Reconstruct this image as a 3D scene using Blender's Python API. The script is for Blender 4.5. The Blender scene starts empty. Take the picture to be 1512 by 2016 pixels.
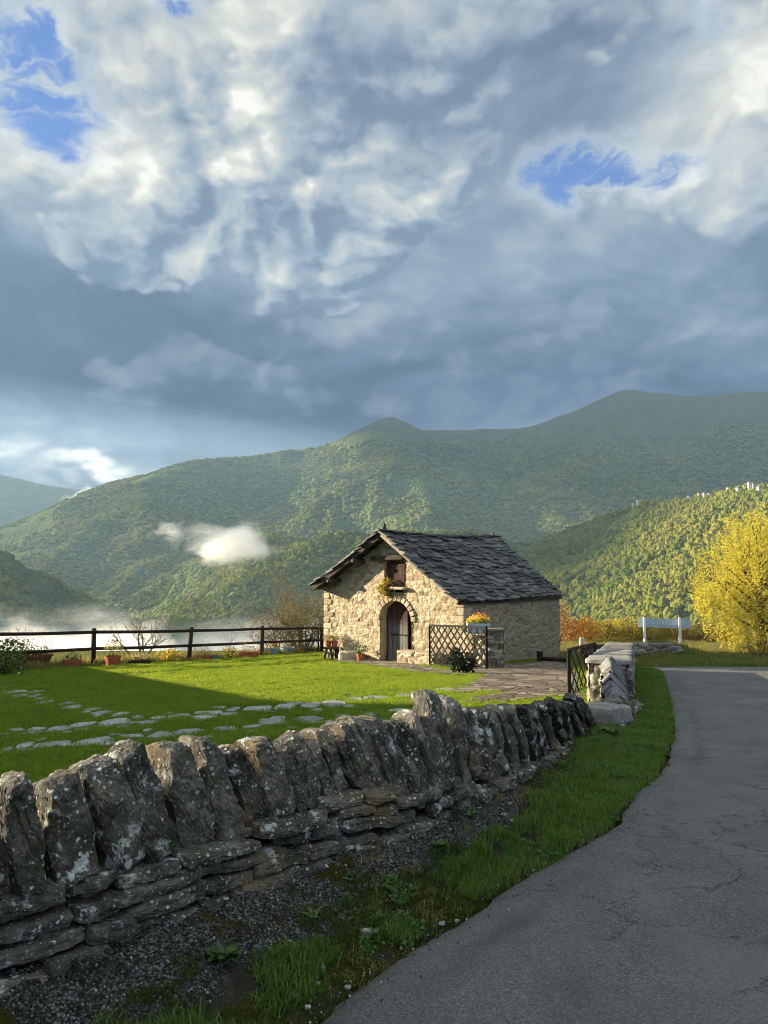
import bpy, bmesh, math, random, os
import numpy as np
from mathutils import Vector, Matrix
ONLY = os.environ.get('ONLY', '')
random.seed(7)
RNG = np.random.default_rng(11)
R = math.radians
scene = bpy.context.scene
COL = scene.collection

# ------------------------------------------------------------------ camera
F = 1456.0                       # focal length in pixels of the 1512 x 2016 photograph
PITCH = math.atan((1124 - 1008) / F)
CAMZ = 1.6
cd = bpy.data.cameras.new('camera')
cd.sensor_fit = 'VERTICAL'; cd.sensor_height = 24.0
cd.lens = 24.0 * F / 2016.0
cd.clip_start = 0.05; cd.clip_end = 60000
cam = bpy.data.objects.new('camera', cd); COL.objects.link(cam)
cam.location = (0, 0, CAMZ); cam.rotation_euler = (math.pi / 2 + PITCH, 0, 0)
scene.camera = cam
cy = scene.cycles; cy.max_bounces = 8; cy.diffuse_bounces = 3; cy.glossy_bounces = 2; cy.transmission_bounces = 4; cy.volume_bounces = 2; cy.transparent_max_bounces = 8
cy.use_adaptive_sampling = True; cy.adaptive_threshold = 0.012; cy.adaptive_min_samples = 24; cy.use_denoising = True; cy.filter_width = 1.0
CP, SP = math.cos(PITCH), math.sin(PITCH)

def ray(u, v):
    x = (u - 756) / F; y = (1008 - v) / F
    return Vector((x, CP - y * SP, SP + y * CP))
def at(u, v, Y):
    """the world point seen at (u, v), Y metres ahead"""
    d = ray(u, v); return Vector((d.x * Y / d.y, Y, CAMZ + d.z * Y / d.y))
SLOPE = -0.06
def gz(x, y):
    return SLOPE * y
def G(u, v, lift=0.0):
    """point of the ground plane seen at (u, v)"""
    d = ray(u, v); t = (CAMZ - lift) / (SLOPE * d.y - d.z)
    return Vector((d.x * t, d.y * t, CAMZ + d.z * t))

# ------------------------------------------------------------------ sun
SUN_EL = R(13.0); SUN_H = Vector((-0.970, 0.242, 0)).normalized()
SUN = Vector((SUN_H.x * math.cos(SUN_EL), SUN_H.y * math.cos(SUN_EL), math.sin(SUN_EL)))

# ------------------------------------------------------------------ tags and objects
def tag(o, label=None, cat=None, group=None, kind=None):
    if label: o['label'] = label
    if cat: o['category'] = cat
    if group: o['group'] = group
    if kind: o['kind'] = kind
    return o
def thing(name, label, cat, loc=(0, 0, 0), rz=0.0, group=None):
    o = bpy.data.objects.new(name, None); COL.objects.link(o)
    o.empty_display_size = 0.2
    o.location = loc; o.rotation_euler = (0, 0, rz)
    return tag(o, label, cat, group)

class MB:
    """collects faces for one mesh"""
    def __init__(s): s.v = []; s.f = []; s.m = []; s.smooth = []
    def add(s, verts, faces, mi=0, smooth=False):
        b = len(s.v); s.v.extend([tuple(p) for p in verts])
        for f in faces:
            s.f.append([i + b for i in f]); s.m.append(mi); s.smooth.append(smooth)
    def box(s, c, size, rot=None, mi=0, jit=0.0):
        x, y, z = size[0] / 2, size[1] / 2, size[2] / 2
        P = [Vector((a * x, b * y, d * z)) for a in (-1, 1) for b in (-1, 1) for d in (-1, 1)]
        if jit: P = [p + Vector((random.uniform(-jit, jit), random.uniform(-jit, jit), random.uniform(-jit, jit))) for p in P]
        if rot is not None: P = [rot @ p for p in P]
        c = Vector(c); P = [p + c for p in P]
        s.add(P, [(0, 1, 3, 2), (4, 6, 7, 5), (0, 4, 5, 1), (2, 3, 7, 6), (0, 2, 6, 4), (1, 5, 7, 3)], mi)
    def bar(s, a, b, w, h=None, mi=0, up=(0, 0, 1)):
        a, b = Vector(a), Vector(b); h = h or w; d = (b - a)
        L = d.length
        if L < 1e-6: return
        d /= L; u = Vector(up)
        if abs(d.dot(u)) > 0.98: u = Vector((1, 0, 0))
        n = d.cross(u).normalized(); m = n.cross(d).normalized()
        rot = Matrix((d, n, m)).transposed()
        s.box((a + b) / 2, (L, w, h), rot, mi)
    def tube(s, pts, rads, n=7, mi=0, cap=True):
        pts = [Vector(p) for p in pts]; rings = []
        prev = None; vs = []; fs = []
        for i, p in enumerate(pts):
            if i == 0: d = pts[1] - pts[0]
            elif i == len(pts) - 1: d = pts[-1] - pts[-2]
            else: d = pts[i + 1] - pts[i - 1]
            if d.length < 1e-9: d = Vector((0, 0, 1))
            d.normalize()
            if prev is None:
                u = Vector((0, 0, 1)) if abs(d.z) < 0.9 else Vector((1, 0, 0))
                prev = d.cross(u).normalized()
            prev = (prev - d * prev.dot(d)).normalized(); q = d.cross(prev)
            for k in range(n):
                a = 2 * math.pi * k / n
                vs.append(p + (prev * math.cos(a) + q * math.sin(a)) * rads[i])
        for i in range(len(pts) - 1):
            for k in range(n):
                fs.append((i * n + k, i * n + (k + 1) % n, (i + 1) * n + (k + 1) % n, (i + 1) * n + k))
        if cap:
            fs.append(tuple(range(n))[::-1]); fs.append(tuple((len(pts) - 1) * n + k for k in range(n)))
        s.add(vs, fs, mi, True)
    def lathe(s, prof, c=(0, 0, 0), n=20, mi=0, sx=1.0, sy=1.0):
        vs = []; fs = []
        for (r, z) in prof:
            for k in range(n):
                a = 2 * math.pi * k / n
                vs.append((c[0] + r * sx * math.cos(a), c[1] + r * sy * math.sin(a), c[2] + z))
        for i in range(len(prof) - 1):
            for k in range(n):
                fs.append((i * n + k, i * n + (k + 1) % n, (i + 1) * n + (k + 1) % n, (i + 1) * n + k))
        fs.append(tuple(range(n))[::-1]); fs.append(tuple((len(prof) - 1) * n + k for k in range(n)))
        s.add(vs, fs, mi, False)
    def build(s, name, mats, parent=None, label=None):
        me = bpy.data.meshes.new(name)
        me.from_pydata(s.v, [], s.f)
        mats = mats if isinstance(mats, (list, tuple)) else [mats]
        for m in mats: me.materials.append(m)
        if s.f:
            me.polygons.foreach_set('material_index', s.m)
            me.polygons.foreach_set('use_smooth', s.smooth)
        me.update()
        o = bpy.data.objects.new(name, me); COL.objects.link(o)
        if parent is not None: o.parent = parent
        if label: o['label'] = label
        return o
def np_mesh(name, V, Fq, mats, parent=None, smooth=True):
    """fast mesh from arrays; Fq: quads or triangles as an (n, k) array"""
    me = bpy.data.meshes.new(name); V = np.asarray(V, np.float32); Fq = np.asarray(Fq, np.int32)
    me.vertices.add(len(V)); me.vertices.foreach_set('co', V.ravel())
    k = Fq.shape[1]
    me.loops.add(Fq.size); me.loops.foreach_set('vertex_index', Fq.ravel())
    me.polygons.add(len(Fq)); me.polygons.foreach_set('loop_start', np.arange(0, Fq.size, k, dtype=np.int32))
    me.polygons.foreach_set('loop_total', np.full(len(Fq), k, np.int32))
    me.polygons.foreach_set('use_smooth', np.full(len(Fq), smooth))
    mats = mats if isinstance(mats, (list, tuple)) else [mats]
    for m in mats: me.materials.append(m)
    me.update(calc_edges=True); me.validate()
    o = bpy.data.objects.new(name, me); COL.objects.link(o)
    if parent is not None: o.parent = parent
    return o
def fattr(o, name, vals):
    a = o.data.attributes.new(name, 'FLOAT', 'POINT'); a.data.foreach_set('value', np.asarray(vals, np.float32).ravel())
def grid_faces(nr, nc):
    i = np.arange(nr - 1)[:, None] * nc + np.arange(nc - 1)[None, :]
    return np.stack([i, i + 1, i + nc + 1, i + nc], -1).reshape(-1, 4)

# ------------------------------------------------------------------ numpy noise
def _hash(ix, iy, iz, seed):
    h = (ix * 374761393 + iy * 668265263 + iz * 2147483647 + seed * 1274126177) & 0xFFFFFFFF
    h = ((h ^ (h >> 13)) * 1274126177) & 0xFFFFFFFF
    h = (h ^ (h >> 16)) * 2246822519 & 0xFFFFFFFF
    return (h ^ (h >> 15)) & 0xFFFFFFFF
def vnoise(x, y, z=0.0, seed=0):
    """smooth value noise, -1..1"""
    x, y, z = np.broadcast_arrays(np.asarray(x, float), np.asarray(y, float), np.asarray(z, float))
    ix, iy, iz = np.floor(x).astype(np.int64), np.floor(y).astype(np.int64), np.floor(z).astype(np.int64)
    fx, fy, fz = x - ix, y - iy, z - iz
    fx = fx * fx * fx * (fx * (fx * 6 - 15) + 10); fy = fy * fy * fy * (fy * (fy * 6 - 15) + 10); fz = fz * fz * fz * (fz * (fz * 6 - 15) + 10)
    r = 0.0
    for a in (0, 1):
        wa = fx if a else 1 - fx
        for b in (0, 1):
            wb = fy if b else 1 - fy
            for c in (0, 1):
                wc = fz if c else 1 - fz
                r = r + wa * wb * wc * (_hash(ix + a, iy + b, iz + c, seed) / 2147483647.5 - 1)
    return r
def fbm(x, y, z=0.0, octv=5, seed=0, gain=0.5, lac=2.03):
    a, s, t = 1.0, 0.0, 0.0
    for o in range(octv):
        s = s + a * vnoise(np.asarray(x) * lac ** o + 17.3 * o, np.asarray(y) * lac ** o - 9.1 * o, np.asarray(z) * lac ** o + 3.7 * o, seed + o); t += a; a *= gain
    return s / t
def ridged(x, y, octv=5, seed=0, gain=0.5):
    a, s, t = 1.0, 0.0, 0.0
    for o in range(octv):
        s = s + a * (1 - np.abs(vnoise(x * 2.03 ** o + 5.1 * o, y * 2.03 ** o + 8.3 * o, 0.0, seed + o)) * 2); t += a; a *= gain
    return s / t
def worley(x, y, seed=0):
    """F1, F2 and the random value of the nearest cell (unit cells)"""
    x, y = np.asarray(x, float), np.asarray(y, float)
    ix, iy = np.floor(x).astype(np.int64), np.floor(y).astype(np.int64)
    f1 = np.full(x.shape, 9.0); f2 = np.full(x.shape, 9.0); cid = np.zeros(x.shape)
    for a in (-1, 0, 1):
        for b in (-1, 0, 1):
            hx = _hash(ix + a, iy + b, 0, seed) / 4294967295.0; hy = _hash(ix + a, iy + b, 1, seed) / 4294967295.0
            d = np.maximum(np.abs(ix + a + 0.1 + hx * 0.8 - x), np.abs(iy + b + 0.1 + hy * 0.8 - y)) * 0.6 + 0.4 * np.hypot(ix + a + 0.1 + hx * 0.8 - x, iy + b + 0.1 + hy * 0.8 - y)
            c = _hash(ix + a, iy + b, 2, seed) / 4294967295.0
            n = d < f1
            f2 = np.where(n, f1, np.minimum(f2, d)); cid = np.where(n, c, cid); f1 = np.where(n, d, f1)
    return f1, f2, cid
def sstep(a, b, x):
    t = np.clip((np.asarray(x) - a) / (b - a), 0, 1); return t * t * (3 - 2 * t)

# ------------------------------------------------------------------ shader node shorthand
class Sh:
    def __init__(s, tree): s.t = tree; s.n = tree.nodes; s.l = tree.links
    def node(s, typ, ins=None, **props):
        n = s.n.new(typ)
        for k, v in props.items(): setattr(n, k, v)
        for k, v in (ins or {}).items(): s.put(n, k, v)
        return n
    def put(s, n, k, v):
        sock = n.inputs[k]
        if isinstance(v, V): s.l.new(v.s, sock)
        elif isinstance(v, bpy.types.NodeSocket): s.l.new(v, sock)
        else: sock.default_value = v
    def m(s, op, *a, clamp=False):
        n = s.n.new('ShaderNodeMath'); n.operation = op; n.use_clamp = clamp
        for i, v in enumerate(a): s.put(n, i, v)
        return V(s, n.outputs[0])
    def vm(s, op, *a, out=0):
        n = s.n.new('ShaderNodeVectorMath'); n.operation = op
        for i, v in enumerate(a):
            if v is not None: s.put(n, 'Scale' if (op == 'SCALE' and i == 1) else i, v)
        return V(s, n.outputs[out])
    def mix(s, f, a, b, typ='RGBA', blend='MIX'):
        n = s.n.new('ShaderNodeMix'); n.data_type = typ; n.blend_type = blend if typ == 'RGBA' else 'MIX'
        ia, ib, io = {'RGBA': (6, 7, 2), 'FLOAT': (2, 3, 0), 'VECTOR': (4, 5, 1)}[typ]
        s.put(n, 0, f)
        for i, v in ((ia, a), (ib, b)):
            if typ == 'RGBA' and isinstance(v, tuple) and len(v) == 3: v = (*v, 1)
            s.put(n, i, v)
        return V(s, n.outputs[io])
    def noise(s, vec, scale, detail=4, rough=0.5, dist=0.0, out='Fac', lac=2.0, dim='3D'):
        n = s.n.new('ShaderNodeTexNoise'); n.noise_dimensions = dim; s.put(n, 'Vector', vec)
        for k, v in (('Scale', scale), ('Detail', detail), ('Roughness', rough), ('Distortion', dist), ('Lacunarity', lac)): s.put(n, k, v)
        return V(s, n.outputs[out])
    def voro(s, vec, scale, feature='F1', out='Distance', rand=1.0, metric='EUCLIDEAN'):
        n = s.n.new('ShaderNodeTexVoronoi'); n.feature = feature
        if feature not in ('DISTANCE_TO_EDGE', 'N_SPHERE_RADIUS'): n.distance = metric
        s.put(n, 'Vector', vec); s.put(n, 'Scale', scale); s.put(n, 'Randomness', rand)
        return V(s, n.outputs[out])
    def billow(s, vec, scale, detail=3, rough=0.5, smooth=0.35, lac=2.2):
        n = s.n.new('ShaderNodeTexVoronoi'); n.voronoi_dimensions = '2D'; n.feature = 'SMOOTH_F1'; n.normalize = True
        for k, v in (('Vector', vec), ('Scale', scale), ('Detail', detail), ('Roughness', rough), ('Lacunarity', lac), ('Smoothness', smooth)): s.put(n, k, v)
        return 1.0 - V(s, n.outputs['Distance'])
    def ramp(s, f, stops, interp='LINEAR'):
        n = s.n.new('ShaderNodeValToRGB'); n.color_ramp.interpolation = interp; e = n.color_ramp.elements
        while len(e) < len(stops): e.new(0.5)
        for i, (p, c) in enumerate(stops):
            e[i].position = p; e[i].color = (*c, 1) if len(c) == 3 else c
        s.put(n, 0, f); return V(s, n.outputs[0])
    def mr(s, v, a, b, c=0.0, d=1.0, smooth=False):
        n = s.n.new('ShaderNodeMapRange'); n.clamp = True
        if smooth: n.interpolation_type = 'SMOOTHSTEP'
        for i, x in enumerate((v, a, b, c, d)): s.put(n, i, x)
        return V(s, n.outputs[0])
    def bump(s, h, strength=0.5, dist=0.02, normal=None):
        n = s.n.new('ShaderNodeBump'); s.put(n, 'Height', h); s.put(n, 'Strength', strength); s.put(n, 'Distance', dist)
        if normal is not None: s.put(n, 'Normal', normal)
        return V(s, n.outputs[0])
    def attr(s, name, out='Fac'):
        n = s.n.new('ShaderNodeAttribute'); n.attribute_name = name; return V(s, n.outputs[out])
    def obj(s): return V(s, s.n.new('ShaderNodeTexCoord').outputs['Object'])
    def pos(s): return V(s, s.n.new('ShaderNodeNewGeometry').outputs['Position'])
    def rnd(s): return V(s, s.n.new('ShaderNodeObjectInfo').outputs['Random'])
    def sep(s, v):
        n = s.n.new('ShaderNodeSeparateXYZ'); s.put(n, 0, v); return [V(s, n.outputs[i]) for i in range(3)]
    def comb(s, x, y, z):
        n = s.n.new('ShaderNodeCombineXYZ')
        for i, v in enumerate((x, y, z)): s.put(n, i, v)
        return V(s, n.outputs[0])
class V:
    def __init__(s, sh, sock): s.sh = sh; s.s = sock
    def __add__(s, o): return s.sh.m('ADD', s, o)
    __radd__ = __add__
    def __sub__(s, o): return s.sh.m('SUBTRACT', s, o)
    def __rsub__(s, o): return s.sh.m('SUBTRACT', o, s)
    def __mul__(s, o): return s.sh.m('MULTIPLY', s, o)
    __rmul__ = __mul__
    def __truediv__(s, o): return s.sh.m('DIVIDE', s, o)
    def __rtruediv__(s, o): return s.sh.m('DIVIDE', o, s)
    def __pow__(s, o): return s.sh.m('POWER', s, o)
def lin(r, g, b):
    f = lambda c: (c / 255) / 12.92 if c / 255 <= 0.04045 else ((c / 255 + 0.055) / 1.055) ** 2.4
    return (f(r), f(g), f(b))
MATS = {}
def material(name, fn, rough=0.9, spec=0.2, disp=None):
    m = bpy.data.materials.new(name); m.use_nodes = True; t = m.node_tree; t.nodes.clear(); s = Sh(t)
    out = s.node('ShaderNodeOutputMaterial'); p = s.node('ShaderNodeBsdfPrincipled')
    p.inputs['Roughness'].default_value = rough; p.inputs['Specular IOR Level'].default_value = spec
    r = fn(s, p) or {}
    col = r.get('color')
    if col is not None: s.put(p, 'Base Color', (*col, 1) if isinstance(col, tuple) and len(col) == 3 else col)
    if r.get('normal') is not None: s.put(p, 'Normal', r['normal'])
    if r.get('rough') is not None: s.put(p, 'Roughness', r['rough'])
    sh = p.outputs[0]
    if r.get('trans') is not None:                     # light through thin leaves
        tr = s.node('ShaderNodeBsdfTranslucent'); s.put(tr, 'Color', r.get('tcolor', col))
        mx = s.node('ShaderNodeMixShader'); s.put(mx, 0, r['trans']); s.l.new(sh, mx.inputs[1]); s.l.new(tr.outputs[0], mx.inputs[2]); sh = mx.outputs[0]
    s.l.new(sh, out.inputs['Surface'])
    MATS[name] = m; return m
HAZE = 0.68e-4
# the sky as bearings from the place: (u, v, spread u, spread v, amount)
SKYRAMP = [(0.0, lin(54, 74, 108)), (0.18, lin(80, 99, 132)), (0.36, lin(114, 131, 156)), (0.52, lin(150, 162, 178)), (0.68, lin(182, 187, 190)), (0.84, lin(214, 213, 204)), (1.0, lin(250, 247, 236))]
SHEET = [(1440,150,150,200,.30),(1060,160,200,140,.02),(1130,110,110,70,-.16),(1400,490,190,70,-.14),(1000,460,260,120,.08),(600,650,280,80,-.14),(380,800,280,60,-.16),(60,600,170,90,-.10),(950,800,220,50,-.02),
 (60,880,140,40,.36),(300,925,70,14,.12),(1300,620,300,110,.06),(1250,810,250,50,.04),(150,150,180,160,.26),(1510,560,30,40,-.12)]
GAPS = [(1095,312,60,30,.58),(1235,352,72,26,.60),(1165,330,130,44,.26),(45,250,85,44,.74),(15,70,70,50,.62),(335,6,40,20,.7),(150,210,150,120,.10),(1400,90,40,90,.30),(400,420,40,30,.3)]
HEAP_BACK = [(500,80,230,120,.72),(1450,180,130,160,.58),(120,335,150,60,.66),(180,100,110,80,.42),(1340,368,120,26,.55),(820,400,200,80,.40),(1150,30,100,50,.45)]
HEAP = [(540,280,190,120,.62),(820,300,95,80,.62),(690,130,150,80,.56),(265,470,105,56,.82),(640,515,90,46,.62),(420,380,120,50,.40),(880,200,80,70,.40),(430,120,100,110,.42),(1000,60,90,40,.35)]
SCUD = [(330,650,60,26,.65),(190,705,60,24,.65),(940,690,120,34,.75),(800,620,70,36,.65),(470,720,130,36,.60),(1180,640,90,30,.55),(640,620,80,24,.50),(1400,620,120,40,.55),(230,785,90,24,.50),(1300,720,120,30,.5),(700,800,120,24,.5)]
GLOW = [(480,120,150,110,.26),(1470,120,90,120,.16),(60,320,120,60,.14),(820,330,70,40,.22),(215,335,60,36,.30),(90,340,90,60,.12),(760,170,110,60,-.20),(1460,150,90,140,.10),(680,70,90,24,.16),(1320,370,60,16,.25)]
BRIGHT = [(195,952,62,13,1.1),(150,938,50,9,.5),(5,898,34,10,.6),(235,965,30,10,.7)]
# ------------------------------------------------------------------ light and sky
EXPO = 2.25
vs = scene.view_settings
vs.view_transform = 'Standard'; vs.look = 'None'; vs.exposure = EXPO; vs.gamma = 1.0; vs.use_curve_mapping = False
sl = bpy.data.lights.new('sun', 'SUN'); sl.energy = 5.0; sl.angle = R(0.5); sl.color = (1.0, 0.86, 0.62)
so = bpy.data.objects.new('sun', sl); COL.objects.link(so)
so.rotation_euler = SUN.to_track_quat('Z', 'Y').to_euler(); so.location = (-40, 10, 30)

world = bpy.data.worlds.new('World'); scene.world = world; world.use_nodes = True
wt = world.node_tree; wt.nodes.clear(); s = Sh(wt)
D = V(s, s.node('ShaderNodeTexCoord').outputs['Generated'])
dx, dy, dz = s.sep(D)
az = s.m('ARCTAN2', dx, dy); el = s.m('ARCSINE', s.m('MINIMUM', s.m('MAXIMUM', dz, -1.0), 1.0))
sky = s.node('ShaderNodeTexSky', sky_type='NISHITA', sun_disc=False)
sky.sun_elevation = SUN_EL; sky.sun_rotation = math.atan2(SUN.x, SUN.y); sky.altitude = 900; sky.air_density = 1.0; sky.dust_density = 0.3; sky.ozone_density = 3.0
SKYC = V(s, sky.outputs[0])
def azel(u, v):
    d = ray(u, v).normalized(); return math.atan2(d.x, d.y), math.asin(d.z)
# cloud deck coordinates: a sheet overhead, flattened towards the horizon
k = 1.0 / (s.m('ABSOLUTE', dz) + 0.42)
qx, qy = dx * k, dy * k
Q = s.comb(qx, qy, 0.0)
w1 = s.noise(Q, 2.2, 2, 0.5, out='Color', dim='2D')
Qw = s.vm('ADD', Q, s.vm('SCALE', s.vm('SUBTRACT', w1, (0.5, 0.5, 0.5)), 0.16))
w2 = s.noise(Q, 13.0, 3, 0.62, out='Color', dim='2D')
Qp = s.vm('ADD', Qw, s.vm('SCALE', s.vm('SUBTRACT', w2, (0.5, 0.5, 0.5)), 0.075))
LX, LY = -0.024, -0.022                                            # towards the light, in deck coordinates
def puffs(off):
    p = s.vm('ADD', Qp, (off[0], off[1], 0.0)); q = s.vm('ADD', Qw, (off[0], off[1], 0.0))
    return s.billow(p, 5.0, 2.6, 0.52, 0.25) * 0.62 + s.noise(q, 2.1, 7, 0.58, dim='2D') * 0.38
n0, n1 = puffs((0, 0)), puffs((LX, LY))
soft = s.noise(s.vm('MULTIPLY', Qw, (1.0, 1.5, 1.0)), 2.4, 5, 0.5, 0.6, dim='2D')
wob = s.sep(s.vm('SUBTRACT', s.noise(Q, 3.2, 4, 0.6, out='Color', dim='2D'), (0.5, 0.5, 0.5)))
azw, elw = az + wob[0] * 0.16, el + wob[1] * 0.14
def blob(u, v, su, sv, dA=0.0, dE=0.0):
    a0, e0 = azel(u, v); x = (azw - (a0 + dA)) * (F / su); y = (elw - (e0 + dE)) * (F / sv)
    return s.m('EXPONENT', (x * x + y * y) * -0.5)
def total(lst, dA=0.0, dE=0.0):
    t = 0.0
    for (u, v, su, sv, a) in lst: t = blob(u, v, su, sv, dA, dE) * a + t
    return t
e_lo, e_mid, e_hi = azel(756, 900)[1], azel(756, 560)[1], azel(756, 250)[1]
# 1 the grey-blue sheet
base = s.mr(el, e_lo, e_hi, 0.04, 0.44, smooth=True) + total(SHEET) + (soft - 0.5) * 0.85 + (n0 - 0.55) * 0.40 + (n0 - n1) * 0.55
col = s.ramp(base, SKYRAMP)
# 2 breaks of blue
gap = total(GAPS); gapn = s.noise(s.vm('ADD', Qp, (3.1, 1.7, 0.0)), 6.5, 6, 0.68, 0.3, dim='2D')
gape = s.m('MINIMUM', gap * 2.0, 1.0); gapv = gap + (gapn - 0.5) * gape * 3.1
gapm = s.mr(gapv, 0.34, 0.86, smooth=True)
BLUE = s.mix(0.70, s.vm('SCALE', SKYC, 0.07 * 4.76), lin(36, 86, 178))
veil = s.mr(gapv, 0.05, 0.42, smooth=True)
# 3 heaped cloud: firm edges, lit from the upper left, grey undersides
def heap(col, lst, base_b, lit, amp, thr, wide, top=1.0, gain=0.0):
    m0 = total(lst); m1 = total(lst, 0.03, -0.03)
    h0 = m0 + (n0 - 0.55) * amp * s.m('MINIMUM', m0 * 1.6 + 0.15, 1.0); h1 = m1 + (n1 - 0.55) * amp * s.m('MINIMUM', m1 * 1.6 + 0.15, 1.0)
    a = s.mr(h0, thr, thr + wide, smooth=True); l = (h0 - h1) - (m0 - m1) * 0.97
    edge = s.mr(h0, thr + wide * 0.4, thr + 0.34, 1, 0, smooth=True)
    b = base_b + l * lit + edge * 0.10 + (n0 - 0.55) * 0.48 + (soft - 0.5) * 0.32 + gain
    b = s.m('MINIMUM', s.m('MAXIMUM', b, 0.24), 1.0)
    return s.mix(a * top, col, s.ramp(b, SKYRAMP))
glow = total(GLOW)
col = heap(col, HEAP_BACK, 0.50, 1.3, 2.2, 0.34, 0.20, 0.88, glow)
col = s.mix(veil * 0.40, col, lin(205, 216, 228)); col = s.mix(gapm, col, BLUE)
col = heap(col, HEAP, 0.42, 1.45, 2.4, 0.37, 0.12, 0.92, glow)
col = heap(col, SCUD, 0.26, 0.6, 2.6, 0.42, 0.36, 0.55)
col = s.mix(s.m('MINIMUM', total(BRIGHT) * (0.35 + soft * 1.3), 1.0), col, lin(255, 250, 236))
up = s.mr(el, R(50), R(70), 0, 1, smooth=True); back = s.mr(dy, -0.3, 0.2, 1, 0, smooth=True)
far = s.m('MAXIMUM', up, back)
col = s.mix(s.mr(el, R(-1), R(-6)), col, lin(70, 84, 78))
col = s.vm('SCALE', col, 1.0 / 2 ** EXPO)
col = s.vm('MULTIPLY', col, s.mix(far, (1.0, 1.0, 1.0), (4.15, 3.85, 3.3)))                # unseen sky overhead and behind boosted to fill the shaded foreground
bg = s.node('ShaderNodeBackground'); s.put(bg, 'Color', col); bg.inputs['Strength'].default_value = 1.0
wo = s.node('ShaderNodeOutputWorld'); s.l.new(bg.outputs[0], wo.inputs['Surface'])
world.cycles.sampling_method = 'MANUAL'; world.cycles.sample_map_resolution = 512
# ------------------------------------------------------------------ far terrain: one polar height field
def pol(u, v, r):
    d = ray(u, v); h = math.hypot(d.x, d.y); return (d.x / h * r, d.y / h * r, CAMZ + d.z / h * r)
RIDGES = [  # (points (u, v, distance), slope of the sides)
 ([(-700,1000,2700),(-250,1110,2500),(20,1078,2500),(100,1025,2600),(190,975,2700),(280,940,2800),(390,905,2900),(480,898,3000),(560,885,3050),(640,878,3100),(700,858,3150),(735,838,3190),(752,830,3200),(778,832,3200),(800,847,3250),(870,848,3300),(950,848,3400),(1020,845,3500),(1080,825,3500),(1130,805,3500),(1190,780,3450),(1222,769,3450),(1265,773,3480),(1300,772,3500),(1390,776,3550),(1460,772,3500),(1512,768,3500),(1700,780,3500),(2100,820,3300),(2800,900,3000)], .50),
 ([(738,838,3200),(752,824,3200),(766,822,3200),(780,832,3200)], 1.1),
 ([(1190,778,3450),(1222,763,3450),(1250,768,3460)], .8),
 ([(775,835,3200),(783,890,2700),(815,940,2300),(850,1005,1950),(885,1080,1700),(910,1160,1500),(930,1240,1350)], .62),
 ([(900,1030,1360),(700,1032,1480),(600,1056,1580),(545,1075,1680),(430,1113,1850),(340,1132,2000),(270,1164,2120),(212,1194,2230),(185,1262,2300)], .46),
 ([(640,880,3050),(560,917,2800),(470,947,2700),(380,977,2650),(290,1015,2600),(200,1062,2550),(120,1112,2500),(60,1160,2450)], .60),
 ([(700,862,3150),(660,930,2750),(610,975,2500),(520,1010,2350),(420,1060,2250),(330,1105,2200),(250,1150,2150)], .62),
 ([(-700,900,1500),(-300,985,1400),(-100,1048,1340),(0,1083,1300),(70,1108,1300),(130,1145,1300),(200,1188,1300),(250,1228,1290),(290,1300,1280)], .60),
 ([(-900,860,5200),(-300,905,5200),(0,932,5000),(60,945,5000),(130,956,5000),(196,966,5000),(212,985,4950),(260,1040,4800),(330,1120,4700)], .55),
 ([(1085,1100,1330),(1125,1052,1230),(1180,1027,1200),(1250,1011,1170),(1320,1001,1140),(1400,989,1100),(1512,973,1040),(1700,955,980),(2000,940,900),(2600,930,900)], .46),
 ([(1222,769,3450),(1180,870,2900),(1120,950,2500),(1080,1010,2200)], .50),
 ([(1460,772,3500),(1420,850,2900),(1370,930,2400),(1330,975,2000)], .50),
 ([(950,848,3400),(960,930,2850),(985,990,2450),(1010,1050,2150)], .55),
]
def ridge_height(X, Y):
    H = np.full(X.shape, -1e9)
    for pts, sl_ in RIDGES:
        P = np.array([pol(*p) for p in pts]); h = np.full(X.shape, -1e9)
        for a, b in zip(P[:-1], P[1:]):
            dx_, dy_ = b[0] - a[0], b[1] - a[1]; L2 = dx_ * dx_ + dy_ * dy_
            t = np.clip(((X - a[0]) * dx_ + (Y - a[1]) * dy_) / L2, 0, 1)
            d = np.hypot(X - a[0] - t * dx_, Y - a[1] - t * dy_)
            h = np.maximum(h, a[2] + t * (b[2] - a[2]) - (np.sqrt(d * d + 18.0 ** 2) - 18.0) * sl_)
        kk = 14.0                                             # smooth maximum
        m_ = np.maximum(H, h); H = m_ + kk * np.log(np.exp(np.clip((H - m_) / kk, -60, 0)) + np.exp(np.clip((h - m_) / kk, -60, 0)))
    return H
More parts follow.
